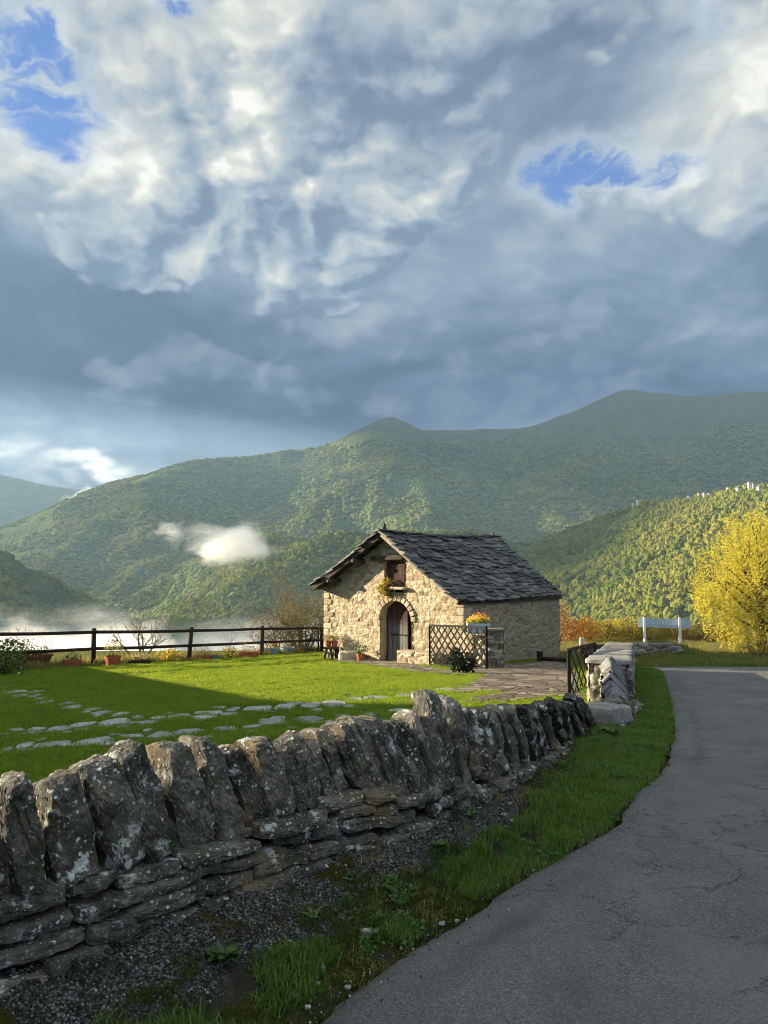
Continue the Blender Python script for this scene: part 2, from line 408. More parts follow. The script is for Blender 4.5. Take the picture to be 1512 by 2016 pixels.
def terrain(X, Y):
    r = np.hypot(X, Y)
    amp = sstep(500, 2200, r)
    wx, wy = fbm(X / 420, Y / 420, 0, 3, 51) * 130 * amp, fbm(X / 420, Y / 420, 4, 3, 52) * 130 * amp
    H0 = ridge_height(X, Y)
    H = 0.55 * H0 + 0.45 * ridge_height(X + wx, Y + wy)
    dep = np.clip((ridge_top(X, Y) - H) / 220, 0, 1)          # gullies cut deeper down the flanks
    H = H + (ridged(X / 460 + wx / 700, Y / 620, 4, 61, .5) - .25) * 105 * amp * (0.04 + dep * 0.96) + fbm(X / 90, Y / 90, 0, 4, 62) * 9 * (0.25 + dep)
    floor_ = -150 - 120 * sstep(300, 900, r) - 0.02 * r + fbm(X / 300, Y / 300, 0, 3, 63) * 20
    kk = 20.0; m_ = np.maximum(H, floor_)
    H = m_ + kk * np.log(np.exp((H - m_) / kk) + np.exp((floor_ - m_) / kk))
    # the village shelf falls away beyond the garden
    edge = shelf_edge(X)
    d = np.maximum(Y - edge, 0)
    shelf = gz(X, np.minimum(Y, edge)) - 0.8 - d * 0.52 + fbm(X / 30, Y / 30, 0, 4, 64) * np.minimum(d * 0.15, 5)
    right = sstep(0.12, 0.32, X / np.maximum(Y, 1))           # on the right the field runs on before it drops
    shelf = np.maximum(shelf, gz(X, np.minimum(Y, 55)) - 0.8 - np.maximum(Y - 60, 0) * 0.45 - (1 - right) * 400)
    return np.maximum(H, shelf)
def shelf_edge(X): return 36.0 + 0 * X
def ridge_top(X, Y):
    P = np.array([pol(*p) for p in RIDGES[0][0]]); az_ = np.arctan2(P[:, 0], P[:, 1])
    return np.interp(np.arctan2(X, Y), az_, P[:, 2])
def polar_axis():
    fine = np.arange(-31.5, 31.5, 0.075); l = np.linspace(-80, -31.6, 90); rr = np.linspace(31.6, 80, 90)
    return np.radians(np.concatenate([l, fine, rr]))
AZ = polar_axis(); RR = np.geomspace(38, 5600, 500)
TX = RR[:, None] * np.sin(AZ)[None, :]; TY = RR[:, None] * np.cos(AZ)[None, :]
TZ = terrain(TX, TY)
def far_wood(s, p):
    P = s.pos(); n = s.noise(P, 0.016, 5, 0.6); n2 = s.noise(P, 0.11, 3, 0.6); n3 = s.noise(P, 0.004, 3, 0.5)
    c = s.ramp(n * 0.6 + n2 * 0.5 - 0.05, [(0.25, (.026, .042, .016)), (0.45, (.052, .074, .022)), (0.6, (.095, .105, .026)), (0.75, (.145, .125, .032))])
    X, Y, Z = s.sep(P)
    heath = s.mr(Z + (n3 - 0.5) * 260 + (n - 0.5) * 160, 470, 640, smooth=True)
    c = s.mix(heath, c, s.ramp(n2, [(0.3, (.055, .058, .034)), (0.7, (.095, .088, .052))]))
    tr = s.voro(P, 0.11)
    return dict(color=c, normal=s.bump(s.mr(tr, 0, 0.9, 1, 0) * s.mr(heath, 0, 1, 1, 0.25) + n2 * 0.3, 1.0, 7.0))
material('far_wood', far_wood, 1.0, 0.0)
mt = np_mesh('hills', np.stack([TX, TY, TZ], -1).reshape(-1, 3), grid_faces(len(RR), len(AZ)), MATS['far_wood'])
tag(mt, kind='structure')

# ------------------------------------------------------------------ geometry-node scatter (only for stuff)
LIB = bpy.data.collections.new('scatter_sources')
def unlink_to(objs, colname):
    c = bpy.data.collections.new(colname)
    for o in objs:
        for k in list(o.users_collection): k.objects.unlink(o)
        c.objects.link(o)
    return c
def scatter(name, P, scale, rot, srccol, nsrc, label=None):
    """one object that carries instances of the meshes in srccol on its points"""
    me = bpy.data.meshes.new(name); n = len(P)
    me.vertices.add(n); me.vertices.foreach_set('co', np.asarray(P, np.float32).ravel())
    for nm, typ, val in (('sc', 'FLOAT_VECTOR', scale), ('rt', 'FLOAT_VECTOR', rot)):
        a = me.attributes.new(nm, typ, 'POINT'); a.data.foreach_set('vector', np.asarray(val, np.float32).ravel())
    a = me.attributes.new('ix', 'INT', 'POINT'); a.data.foreach_set('value', RNG.integers(0, nsrc, n).astype(np.int32))
    o = bpy.data.objects.new(name, me); COL.objects.link(o); tag(o, label=label, kind='stuff')
    g = bpy.data.node_groups.new(name, 'GeometryNodeTree')
    g.interface.new_socket('Geometry', in_out='INPUT', socket_type='NodeSocketGeometry'); g.interface.new_socket('Geometry', in_out='OUTPUT', socket_type='NodeSocketGeometry')
    N = g.nodes; L = g.links
    gi, go = N.new('NodeGroupInput'), N.new('NodeGroupOutput')
    ci = N.new('GeometryNodeCollectionInfo'); ci.inputs['Collection'].default_value = srccol; ci.inputs['Separate Children'].default_value = True; ci.inputs['Reset Children'].default_value = True
    ip = N.new('GeometryNodeInstanceOnPoints'); ip.inputs['Pick Instance'].default_value = True
    def at_(nm, t):
        x = N.new('GeometryNodeInputNamedAttribute'); x.data_type = t; x.inputs['Name'].default_value = nm; return x.outputs['Attribute']
    L.new(gi.outputs[0], ip.inputs['Points']); L.new(ci.outputs[0], ip.inputs['Instance'])
    L.new(at_('ix', 'INT'), ip.inputs['Instance Index']); L.new(at_('sc', 'FLOAT_VECTOR'), ip.inputs['Scale'])
    er = N.new('FunctionNodeEulerToRotation'); L.new(at_('rt', 'FLOAT_VECTOR'), er.inputs[0]); L.new(er.outputs[0], ip.inputs['Rotation'])
    L.new(ip.outputs[0], go.inputs[0])
    md = o.modifiers.new('scatter', 'NODES'); md.node_group = g
    return o

# ------------------------------------------------------------------ woods on the slopes: crowns of foliage
def crown_mat(s, p):
    r = s.rnd(); n = s.noise(s.obj(), 3.2, 3, 0.6)
    n4 = s.noise(s.pos(), 0.006, 3, 0.5)
    c = s.ramp(r * 0.38 + (n4 - 0.5) * 1.0 + 0.30, [(0.0, (.060, .095, .020)), (0.3, (.125, .160, .026)), (0.55, (.22, .225, .035)), (0.76, (.30, .27, .045)), (0.92, (.27, .20, .055)), (1.0, (.20, .15, .08))])
    c = s.mix(s.mr(n, 0.35, 0.65, 0.0, 0.30), c, (.030, .048, .018))
    return dict(color=c, trans=0.36, tcolor=s.mix(0.5, c, (.30, .27, .03)))
material('crown_leaves', crown_mat, 1.0, 0.0)
def crown_mesh(seed, tall):
    bm = bmesh.new(); bmesh.ops.create_icosphere(bm, subdivisions=3, radius=1.0)
    P = np.array([v.co[:] for v in bm.verts]); d = fbm(P[:, 0] * 1.6, P[:, 1] * 1.6, P[:, 2] * 1.6 + seed * 7, 4, seed, .65)
    rr_ = 1 + d * 0.95; P = P * rr_[:, None]; P[:, 2] = np.where(P[:, 2] < 0, P[:, 2] * 0.75, P[:, 2] * tall)
    # broken into leaf-sized facets
    j = RNG.normal(0, 0.045, P.shape); P += j
    for v, q in zip(bm.verts, P): v.co = q
    me = bpy.data.meshes.new('tree_crown'); bm.to_mesh(me); bm.free(); me.materials.append(MATS['crown_leaves'])
    o = bpy.data.objects.new('tree_crown', me); COL.objects.link(o); return o
crowns = unlink_to([crown_mesh(i, t) for i, t in enumerate((1.0, 1.25, 0.85, 1.4, 1.1))], 'crown_sources')

# which cells of the height field are seen from about the garden
elev = (TZ + 10 - CAMZ) / RR[:, None]
runmax = np.maximum.accumulate((TZ - CAMZ) / RR[:, None], 0)
vis = elev >= runmax - 0.004
def trees_on(rmin, rmax, spacing, size, zmax, azl=-31, azr=31, keep=1.0):
    n = int(R(azr - azl) / 2 * (rmax ** 2 - rmin ** 2) / spacing ** 2)
    r = np.sqrt(RNG.uniform(rmin ** 2, rmax ** 2, n)); a = RNG.uniform(R(azl), R(azr), n)
    ri = np.clip(np.searchsorted(RR, r), 0, len(RR) - 1); ai = np.clip(np.searchsorted(AZ, a), 0, len(AZ) - 1)
    k = vis[ri, ai]
    r, a, ri, ai = r[k], a[k], ri[k], ai[k]
    x, y = r * np.sin(a), r * np.cos(a)
    # bilinear height
    r0 = np.clip(ri - 1, 0, None); a0 = np.clip(ai - 1, 0, None)
    fr = np.clip((r - RR[r0]) / np.maximum(RR[ri] - RR[r0], 1e-6), 0, 1); fa = np.clip((a - AZ[a0]) / np.maximum(AZ[ai] - AZ[a0], 1e-9), 0, 1)
    z = (TZ[r0, a0] * (1 - fr) + TZ[ri, a0] * fr) * (1 - fa) + (TZ[r0, ai] * (1 - fr) + TZ[ri, ai] * fr) * fa
    dens_ = fbm(x / 260, y / 260, 0, 3, 71) + fbm(x / 60, y / 60, 0, 2, 72) * 0.7
    lim = zmax + fbm(x / 300, y / 300, 2, 3, 73) * 170
    k = (dens_ > -0.36) & (z < lim - RNG.uniform(0, 60, len(z)))
    x, y, z = x[k], y[k], z[k]; m_ = len(x)
    sc = size * (0.40 + 1.15 * RNG.beta(1.4, 2.6, m_))
    fl = np.interp(np.hypot(x, y), [700, 1200, 1500, 2600], [1.0, .9, .68, .55])
    z = z + sc * 0.40 * fl
    return np.stack([x, y, z], -1), np.stack([sc, sc, sc * fl * RNG.uniform(.85, 1.2, m_)], -1), np.stack([np.zeros(m_), np.zeros(m_), RNG.uniform(0, 6.28, m_)], -1)
parts_ = [trees_on(130, 700, 6.0, 3.9, 900), trees_on(700, 1300, 4.5, 3.4, 900), trees_on(1300, 2100, 5.8, 4.4, 560), trees_on(2100, 3500, 8.4, 5.8, 520)]
PT, SC_, RT = (np.concatenate(q) for q in zip(*parts_))
scatter('forest', PT, SC_, RT, crowns, 5, 'autumn woods covering the slopes across the valley')
print('trees', len(PT))

# ------------------------------------------------------------------ the air
def volume_mat(name, fn):
    m = bpy.data.materials.new(name); m.use_nodes = True; t = m.node_tree; t.nodes.clear(); s = Sh(t)
    out = s.node('ShaderNodeOutputMaterial'); pv = s.node('ShaderNodeVolumePrincipled'); fn(s, pv)
    s.l.new(pv.outputs[0], out.inputs['Volume']); MATS[name] = m; return m
def hz(s, pv):
    pv.inputs['Color'].default_value = (0.48, 0.72, 1.0, 1); pv.inputs['Density'].default_value = HAZE; pv.inputs['Anisotropy'].default_value = 0.05
volume_mat('haze', hz)
hb = MB(); hb.box((0, 2550, 250), (9200, 6500, 1420)); ho = hb.build('haze', MATS['haze']); tag(ho, kind='stuff')
# ------------------------------------------------------------------ clouds added out of view, outlined so that their shade falls on the far slopes
def inside(poly, x, y):
    r = np.zeros(x.shape, bool); n = len(poly)
    for i in range(n):
        (x1, y1), (x2, y2) = poly[i], poly[(i + 1) % n]
        c = ((y1 > y) != (y2 > y)) & (x < (x2 - x1) * (y - y1) / (y2 - y1 + 1e-9) + x1); r ^= c
    return r
def seg_dist(poly, x, y):
    d = np.full(x.shape, 1e9); n = len(poly)
    for i in range(n):
        (x1, y1), (x2, y2) = poly[i], poly[(i + 1) % n]
        L2 = (x2 - x1) ** 2 + (y2 - y1) ** 2; t = np.clip(((x - x1) * (x2 - x1) + (y - y1) * (y2 - y1)) / L2, 0, 1)
        d = np.minimum(d, np.hypot(x - x1 - t * (x2 - x1), y - y1 - t * (y2 - y1)))
    return d
def cl(s, p): return dict(color=(.82, .82, .84))
material('cloud', cl, 1.0, 0.0)
def shade_cloud(poly, zc, seed, rag=260, cell=60):
    px = np.array(poly); x0, y0 = px.min(0) - 300; x1, y1 = px.max(0) + 300
    gx, gy = np.meshgrid(np.arange(x0, x1, cell), np.arange(y0, y1, cell))
    sd = np.where(inside(poly, gx, gy), 1, -1) * seg_dist(poly, gx, gy) + fbm(gx / (rag * 1.6), gy / (rag * 1.6), 0, 4, seed) * rag
    th = np.sqrt(np.clip(sd, 0, None) / 500) * 420
    th = th * (0.8 + 0.5 * fbm(gx / 350, gy / 350, 1, 4, seed + 3))
    ox, oy = -SUN.x / SUN.z * zc, -SUN.y / SUN.z * zc           # where the sun's ray through the shade crosses the cloud
    nr, nc = gx.shape; X = gx - ox; Y = gy - oy
    T = np.stack([X, Y, zc + np.maximum(th, 0)], -1).reshape(-1, 3); Bt = np.stack([X, Y, zc - np.clip(th, 0, None) * 0.18 - 2], -1).reshape(-1, 3)
    f = grid_faces(nr, nc); keep = (sd.reshape(-1)[f] > 0).any(1); f = f[keep]
    o = np_mesh('cloud', np.concatenate([T, Bt]), np.concatenate([f, f[:, ::-1] + nr * nc]), MATS['cloud'])
    tag(o, kind='stuff'); return o
shade_cloud([(1250, 1450), (1250, 1900), (2100, 2330), (2350, 2700), (2700, 3400), (7500, 3400), (7500, 1450)], 3200, 5)
shade_cloud([(560, 1135), (75, 990), (-160, 920), (-190, 975), (20, 1080), (120, 1290), (300, 1300)], 3200, 8, 24, 20)
# ------------------------------------------------------------------ materials of the near things
def lichen(s, P, base, amount=0.5, scale=1.0, seed=0.0):
    """pale crusts of lichen and dark algae on old stone"""
    w = s.vm('ADD', P, s.vm('SCALE', s.vm('SUBTRACT', s.noise(P, 22 * scale, 3, 0.6, out='Color'), (0.5, 0.5, 0.5)), 0.035 / scale))
    w = s.vm('ADD', w, (seed, seed * 0.7, seed * 1.3))
    m = s.noise(w, 3.1 * scale, 3, 0.6)
    big = s.m('MULTIPLY', s.mr(s.voro(w, 8 * scale), 0.24, 0.17, smooth=True), s.mr(m, 0.53, 0.60, smooth=True))
    mid = s.m('MULTIPLY', s.mr(s.voro(w, 26 * scale), 0.27, 0.18, smooth=True), s.mr(s.noise(w, 6 * scale, 3, 0.6), 0.44, 0.54, smooth=True))
    tiny = s.mr(s.voro(w, 60 * scale), 0.22, 0.14, smooth=True)
    patch = s.m('MULTIPLY', s.mr(s.noise(w, 7.5 * scale, 6, 0.72), 0.55, 0.62, smooth=True), s.mr(m, 0.44, 0.56, smooth=True))
    f = s.m('MAXIMUM', s.m('MAXIMUM', big, mid), s.m('MAXIMUM', tiny * 0.8, patch))
    tint = s.ramp(s.noise(w, 12 * scale, 2), [(0.35, (.40, .41, .38)), (0.55, (.52, .53, .49)), (0.7, (.42, .40, .28))])
    return s.mix(f * amount, base, tint), f
def coping_stone(s, p):
    P = s.pos(); r = s.rnd()
    n = s.noise(P, 5.0, 6, 0.65); n2 = s.noise(P, 28, 5, 0.65); n3 = s.noise(s.vm('MULTIPLY', P, (6, 6, 30)), 1.0, 4, 0.6)
    c = s.ramp(n + (r - 0.5) * 0.22, [(0.25, (.023, .021, .018)), (0.42, (.068, .063, .053)), (0.56, (.138, .126, .104)), (0.72, (.23, .205, .158))])
    c = s.mix(s.mr(n2, 0.3, 0.7, 0, 0.65), c, (.020, .019, .015))
    c = s.mix(s.mr(s.noise(P, 2.6, 3), 0.56, 0.70, 0, 0.6), c, (.170, .115, .052))
    c = s.mix(s.mr(s.noise(s.vm('ADD', P, (5, 2, 1)), 4.0, 3), 0.55, 0.66, 0, 0.55), c, (.045, .048, .018))
    c, f = lichen(s, P, c, 0.92, 1.0)
    h = n2 * 0.55 + n * 0.6 + n3 * 0.25 + f * 0.12
    return dict(color=c, normal=s.bump(h, 1.0, 0.022))
material('coping_stone', coping_stone, 0.95, 0.15)
def barn_stone(s, p):
    P = s.pos(); cid = s.attr('cid'); ed = s.attr('edge')
    n = s.noise(P, 2.2, 5, 0.6); n2 = s.noise(P, 16, 5, 0.65)
    c = s.ramp(cid * 0.75 + n * 0.3, [(0.15, (.20, .155, .10)), (0.35, (.31, .25, .165)), (0.55, (.39, .32, .215)), (0.8, (.46, .39, .275)), (1.0, (.26, .235, .19))])
    c = s.mix(s.mr(n2, 0.40, 0.68, 0, 0.60), c, (.155, .115, .070))
    c = s.mix(s.mr(ed, 0.10, 0.02, 0, 0.55), c, (.36, .28, .165))          # mortar
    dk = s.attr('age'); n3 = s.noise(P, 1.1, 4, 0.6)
    c = s.mix(dk * s.mr(n3 + (cid - .5) * .6, .25, .75, .05, .60), c, (.14, .12, .095))  # shade of the side wall painted into its stone as patchy darkening
    c = s.mix(s.mr(s.noise(P, 5.5, 4, .7), .60, .72, 0, .5), c, (.52, .45, .33))
    return dict(color=c, normal=s.bump(n2 * 0.8 + n * 0.3, 1.0, 0.03))
material('barn_stone', barn_stone, 0.95, 0.1)
def gate_stone(s, p):
    P = s.pos(); cid = s.attr('cid'); ed = s.attr('edge')
    n = s.noise(P, 3, 5, 0.6); n2 = s.noise(P, 22, 5, 0.65)
    c = s.ramp(cid * 0.6 + n * 0.4, [(0.2, (.085, .078, .062)), (0.5, (.175, .155, .120)), (0.8, (.29, .26, .20))])
    c = s.mix(s.mr(n2, 0.4, 0.7, 0, 0.5), c, (.09, .08, .06)); c = s.mix(s.mr(ed, 0.08, 0.02, 0, 0.8), c, (.05, .045, .04))
    c, f = lichen(s, P, c, 0.45, 0.8)
    return dict(color=c, normal=s.bump(n2 * 0.6 + n * 0.4, 1.0, 0.03))
material('gate_stone', gate_stone, 0.95, 0.1)
def cap_stone(s, p):
    P = s.pos(); r = s.rnd(); n = s.noise(P, 4, 6, 0.65); n2 = s.noise(P, 30, 4, 0.6)
    c = s.ramp(n + (r - .5) * 0.3, [(0.3, (.085, .080, .070)), (0.5, (.175, .165, .145)), (0.7, (.28, .265, .235))])
    c = s.mix(s.mr(n2, 0.45, 0.7, 0, 0.4), c, (.10, .09, .075))
    c, f = lichen(s, P, c, 0.5, 0.8)
    return dict(color=c, normal=s.bump(n + n2 * 0.4, 0.9, 0.03))
material('cap_stone', cap_stone, 0.9, 0.15)
def wall_slate(s, p):
    P = s.pos(); r = s.rnd(); n = s.noise(P, 5, 6, 0.65); n2 = s.noise(P, 30, 4, 0.6)
    c = s.ramp(n + (r - .5) * 0.4, [(0.3, (.050, .050, .050)), (0.5, (.105, .104, .102)), (0.7, (.175, .172, .165))])
    c, f = lichen(s, P, s.mix(s.mr(n2, .45, .7, 0, .5), c, (.045, .043, .04)), .5, .8)
    return dict(color=c, normal=s.bump(n + n2 * .4, .9, .03))
material('wall_slate', wall_slate, .8, .25)
def slate(s, p):
    P = s.pos(); cid = s.attr('cid'); n = s.noise(P, 6, 5, 0.65); n2 = s.noise(P, 1.6, 4)
    c = s.ramp(cid * 0.55 + n * 0.5, [(0.2, (.018, .017, .015)), (0.5, (.060, .056, .049)), (0.8, (.125, .118, .105)), (1.0, (.23, .22, .19))])
    c = s.mix(s.mr(n2, 0.58, 0.75, 0, 0.5), c, (.075, .068, .040))
    return dict(color=c, rough=s.mr(n, .3, .7, .55, .8), normal=s.bump(n, 0.5, 0.02))
material('roof_slate', slate, 0.65, 0.4)
def wood(cols, scale=1.0, axis=(14, 14, 1.2), rough=0.85):
    def f(s, p):
        P = s.vm('MULTIPLY', s.pos(), axis); n = s.noise(P, scale, 5, 0.65, 0.4); r = s.rnd()
        pl = s.noise(s.vm('MULTIPLY', s.pos(), (5, 5, 0.3)), 1.0, 2)
        c = s.ramp(n * 0.7 + pl * 0.4 - 0.05, [(0.25, cols[0]), (0.5, cols[1]), (0.75, cols[2])])
        return dict(color=c, normal=s.bump(n, 0.8, 0.01))
    return f
material('grey_plank', wood([(.055, .050, .048), (.135, .125, .120), (.23, .215, .205)]), 0.9, 0.1)
material('red_plank', wood([(.018, .012, .009), (.052, .032, .024), (.105, .070, .054)]), 0.9, 0.1)
material('fence_wood', wood([(.010, .006, .005), (.022, .013, .010), (.045, .026, .018)], axis=(20, 20, 20)), 0.8, 0.2)
material('old_beam', wood([(.020, .016, .012), (.050, .042, .034), (.10, .086, .070)], axis=(6, 6, 6)), 0.9, 0.1)
material('pale_board', wood([(.16, .13, .095), (.26, .22, .17), (.36, .31, .25)], axis=(6, 6, 6)), 0.9, 0.1)
def flat(c, var=0.25, scale=8):
    def f(s, p):
        n = s.noise(s.pos(), scale, 4, 0.6)
        return dict(color=s.mix(s.mr(n, 0.3, 0.7), tuple(x * (1 - var) for x in c), tuple(min(1, x * (1 + var)) for x in c)), normal=s.bump(n, 0.3, 0.01))
    return f
material('black_iron', flat((.010, .010, .010)), 0.7, 0.15)
material('terracotta', flat((.30, .085, .040)), 0.85, 0.2)
material('dark_terracotta', flat((.14, .045, .025)), 0.85, 0.2)
material('blue_plastic', flat((.115, .23, .33), 0.2), 0.5, 0.4)
material('pale_blue_tub', flat((.30, .40, .46), 0.15), 0.5, 0.4)
material('white_paint', flat((.78, .78, .76), 0.06), 0.5, 0.4)
material('sign_blue', flat((.36, .46, .53), 0.12, 3), 0.35, 0.5)
material('sign_letters', flat((.72, .77, .80), 0.05), 0.5, 0.3)
material('potting_soil', flat((.025, .018, .012)), 1.0, 0.0)
material('dark_void', flat((.008, .007, .006)), 1.0, 0.0)
material('pale_plaster', flat((.45, .41, .33), 0.12), 0.9, 0.1)
material('village_roof', flat((.16, .13, .11), 0.2), 0.9, 0.1)
material('window_dark', flat((.02, .022, .026), 0.2), 0.3, 0.5)
material('white_pebble', flat((.24, .23, .205), 0.45, 45), 0.8, 0.2)
def asphalt(s, p):
    P = s.pos(); n = s.noise(P, 260, 3, 0.7); n1 = s.noise(P, 1.1, 6, 0.62); n2 = s.noise(P, 0.35, 3); ag = s.voro(P, 150, out='Color'); agv = s.sep(ag)[0]
    c = s.ramp(agv * 0.5 + n * 0.5, [(0.2, (.036, .035, .033)), (0.45, (.086, .083, .079)), (0.65, (.145, .140, .132)), (0.86, (.27, .26, .24))])
    c = s.mix(s.mr(n1, 0.35, 0.68, 0.0, 0.50), c, (.064, .060, .056))
    c = s.mix(s.mr(n2, 0.40, 0.62, 0.0, 0.35), c, (.135, .128, .118))
    e = s.attr('edge'); wob_ = (s.noise(P, 1.8, 4, 0.6) - 0.5) * 0.5
    c = s.mix(s.mr(s.m('ABSOLUTE', e + wob_ * 0.6 - 0.34), 0.12, 0.01, 0, 1, smooth=True) * s.mr(n2, .45, .60, 0, .40), c, (.030, .029, .028))      # tar-dark seam along the edge
    c = s.mix(s.mr(e + wob_ * 0.7, 0.10, 0.0, 0, 0.55), c, (.075, .070, .056))                                         # grit at the verge
    tr_ = s.noise(s.vm('MULTIPLY', P, (1.0, .28, 1.0)), 1.4, 4, .6); c = s.mix(s.mr(tr_, .52, .66, 0, .35, smooth=True), c, (.155, .147, .134)); c = s.mix(s.mr(tr_, .44, .34, 0, .35, smooth=True), c, (.048, .045, .042))
    W = s.vm('ADD', P, s.vm('SCALE', s.vm('SUBTRACT', s.noise(P, 2.2, 5, 0.65, out='Color'), (0.5, 0.5, 0.5)), 0.95))
    ck = s.voro(W, 0.62, feature='DISTANCE_TO_EDGE'); ck2 = s.voro(s.vm('ADD', W, (3, 1, 0)), 1.7, feature='DISTANCE_TO_EDGE')
    msk = s.mr(s.noise(P, 0.5, 3), 0.46, 0.56, smooth=True); msk2 = s.mr(s.noise(s.vm('ADD', P, (9, 4, 0)), 0.9, 3), 0.53, 0.60, smooth=True)
    k = s.m('MAXIMUM', s.mr(ck, 0.008, 0.002) * msk, s.mr(ck2, 0.015, 0.004) * msk2)
    c = s.mix(k * 0.72, c, (.016, .015, .014))
    return dict(color=c, rough=s.mr(n1, 0.3, 0.7, 0.72, 0.9), normal=s.bump(agv * 0.5 + n * 0.5 - k * 1.5, 0.75, 0.006))
material('asphalt', asphalt, 0.8, 0.3)
def verge_mat(s, p):
    P = s.pos(); gr = s.attr('grav'); n = s.noise(P, 60, 4, 0.7); n1 = s.noise(P, 7, 5, 0.65); v = s.sep(s.voro(P, 95, out='Color'))[0]; vd = s.voro(P, 95)
    grav = s.ramp(v * 0.6 + n * 0.45, [(0.25, (.024, .023, .020)), (0.5, (.095, .092, .084)), (0.7, (.195, .188, .172)), (0.95, (.42, .41, .38))])
    grav = s.mix(s.mr(vd, .25, .6, 0, .7), grav, (.015, .014, .012)); grav = s.mix(s.mr(n1, 0.45, 0.66, 0, 0.75), grav, (.012, .012, .010))  # pebbles shaded round by colour, darker towards their rims; then dark patches
    soil = s.ramp(n * 0.5 + n1 * 0.5, [(0.3, (.018, .017, .011)), (0.6, (.048, .046, .030)), (0.8, (.11, .105, .085))])
    moss = s.ramp(n, [(0.3, (.020, .022, .004)), (0.7, (.060, .058, .010))])
    c = s.mix(gr, soil, grav)
    c = s.mix(s.mr(s.noise(P, 3.2, 4, 0.6) + s.attr('moss') * 0.55, 0.55, 0.66, smooth=True), c, moss)
    return dict(color=c, normal=s.bump(vd * 0.9 + n * 0.6, 1.0, 0.018))
material('verge', verge_mat, 1.0, 0.05)
def lawn_mat(s, p):
    P = s.pos(); n = s.noise(P, 0.8, 5, 0.6); n2 = s.noise(P, 30, 3, 0.7)
    return dict(color=s.ramp(n * 0.5 + n2 * 0.5, [(0.3, (.040, .070, .010)), (0.6, (.070, .115, .016)), (0.8, (.10, .14, .026))]), normal=s.bump(n2, 1.0, 0.03))
material('lawn', lawn_mat, 1.0, 0.0)
def field_mat(s, p):
    P = s.pos(); n = s.noise(P, 0.5, 5, 0.6); n2 = s.noise(P, 12, 3, 0.7)
    return dict(color=s.ramp(n * 0.5 + n2 * 0.5, [(0.3, (.070, .085, .022)), (0.55, (.130, .130, .045)), (0.8, (.19, .16, .07))]), normal=s.bump(n2, 1.0, 0.05))
material('field', field_mat, 1.0, 0.0)
def paving_mat(s, p):
    P = s.pos(); W = s.vm('ADD', P, s.vm('SCALE', s.vm('SUBTRACT', s.noise(P, 2.5, 3, out='Color'), (.5, .5, .5)), 0.35))
    v = s.sep(s.voro(W, 2.1, out='Color'))[0]; d = s.voro(W, 2.1, feature='DISTANCE_TO_EDGE'); n = s.noise(P, 9, 5, 0.65)
    c = s.ramp(v * 0.5 + n * 0.5, [(0.25, (.095, .075, .055)), (0.5, (.165, .130, .098)), (0.75, (.235, .195, .150))])
    c = s.mix(s.mr(d, 0.045, 0.015), c, (.035, .034, .016))
    return dict(color=c, normal=s.bump(s.mr(d, 0.0, 0.06) + n * 0.4, 0.9, 0.02))
material('paving', paving_mat, 0.9, 0.1)
def slab_mat(s, p):
    P = s.pos(); r = s.rnd(); n = s.noise(P, 5, 5, 0.65); n2 = s.noise(P, 40, 3, 0.6)
    c = s.ramp(n + (r - .5) * .35, [(0.25, (.14, .137, .127)), (0.5, (.25, .245, .225)), (0.75, (.36, .35, .315))])
    c = s.mix(s.mr(n2, 0.5, 0.7, 0, 0.35), c, (.07, .07, .06))
    return dict(color=c, normal=s.bump(n + n2 * .3, 0.6, 0.02))
material('grey_slab', slab_mat, 0.75, 0.25)
def leafmat(name, stops, trans=0.45, var=0.5, spec=0.15, rough=0.6, tk=1.35):
    def f(s, p):
        r = s.rnd(); n = s.noise(s.pos(), 7, 3, 0.6); n2 = s.noise(s.pos(), 0.9, 3, 0.6); h = s.attr('lf')
        c = s.ramp(h * var + n2 * (1 - var) * 0.8 + n * 0.2, stops)
        return dict(color=c, trans=trans, tcolor=s.vm('MULTIPLY', c, (tk * 1.15, tk, tk * 0.6)))
    return material(name, f, rough, spec)
def lawnleaf(s, p):
    P = s.pos(); h = s.attr('lf'); n = s.noise(P, .55, 4, .6); n2 = s.noise(P, 3.5, 3, .6)
    c = s.ramp(h * .45 + n * .45 + n2 * .35 - .12, [(0.15, (.080, .135, .012)), (0.45, (.140, .215, .020)), (0.7, (.215, .285, .030)), (0.95, (.34, .33, .09))])
    return dict(color=c, trans=.5, tcolor=s.vm('MULTIPLY', c, (1.55, 1.35, .8)))
material('lawn_blade', lawnleaf, .6, .15)
leafmat('verge_blade', [(0.2, (.040, .092, .016)), (0.5, (.078, .155, .026)), (0.75, (.13, .195, .036)), (0.95, (.24, .23, .09))], 0.35)
leafmat('dry_blade', [(0.2, (.08, .10, .022)), (0.5, (.16, .155, .045)), (0.75, (.25, .21, .085)), (0.95, (.32, .27, .15))], 0.4)
leafmat('moss_blade', [(0.2, (.022, .040, .006)), (0.5, (.045, .072, .010)), (0.8, (.085, .105, .018))], 0.3)
leafmat('weed_leaf', [(0.2, (.030, .075, .018)), (0.5, (.055, .120, .028)), (0.8, (.100, .165, .045))], 0.35, spec=0.3)
leafmat('yellow_leaf', [(0.1, (.20, .20, .032)), (0.4, (.38, .35, .036)), (0.65, (.46, .41, .060)), (0.95, (.54, .49, .14))], 0.45)
leafmat('gold_leaf', [(0.1, (.14, .13, .022)), (0.4, (.26, .22, .035)), (0.7, (.36, .28, .050)), (0.95, (.30, .17, .05))], 0.4)
leafmat('olive_leaf', [(0.1, (.050, .062, .016)), (0.4, (.095, .105, .024)), (0.7, (.160, .150, .034)), (0.95, (.20, .15, .05))], 0.35)
leafmat('red_leaf', [(0.1, (.16, .085, .050)), (0.5, (.28, .15, .085)), (0.9, (.34, .22, .11))], 0.4)
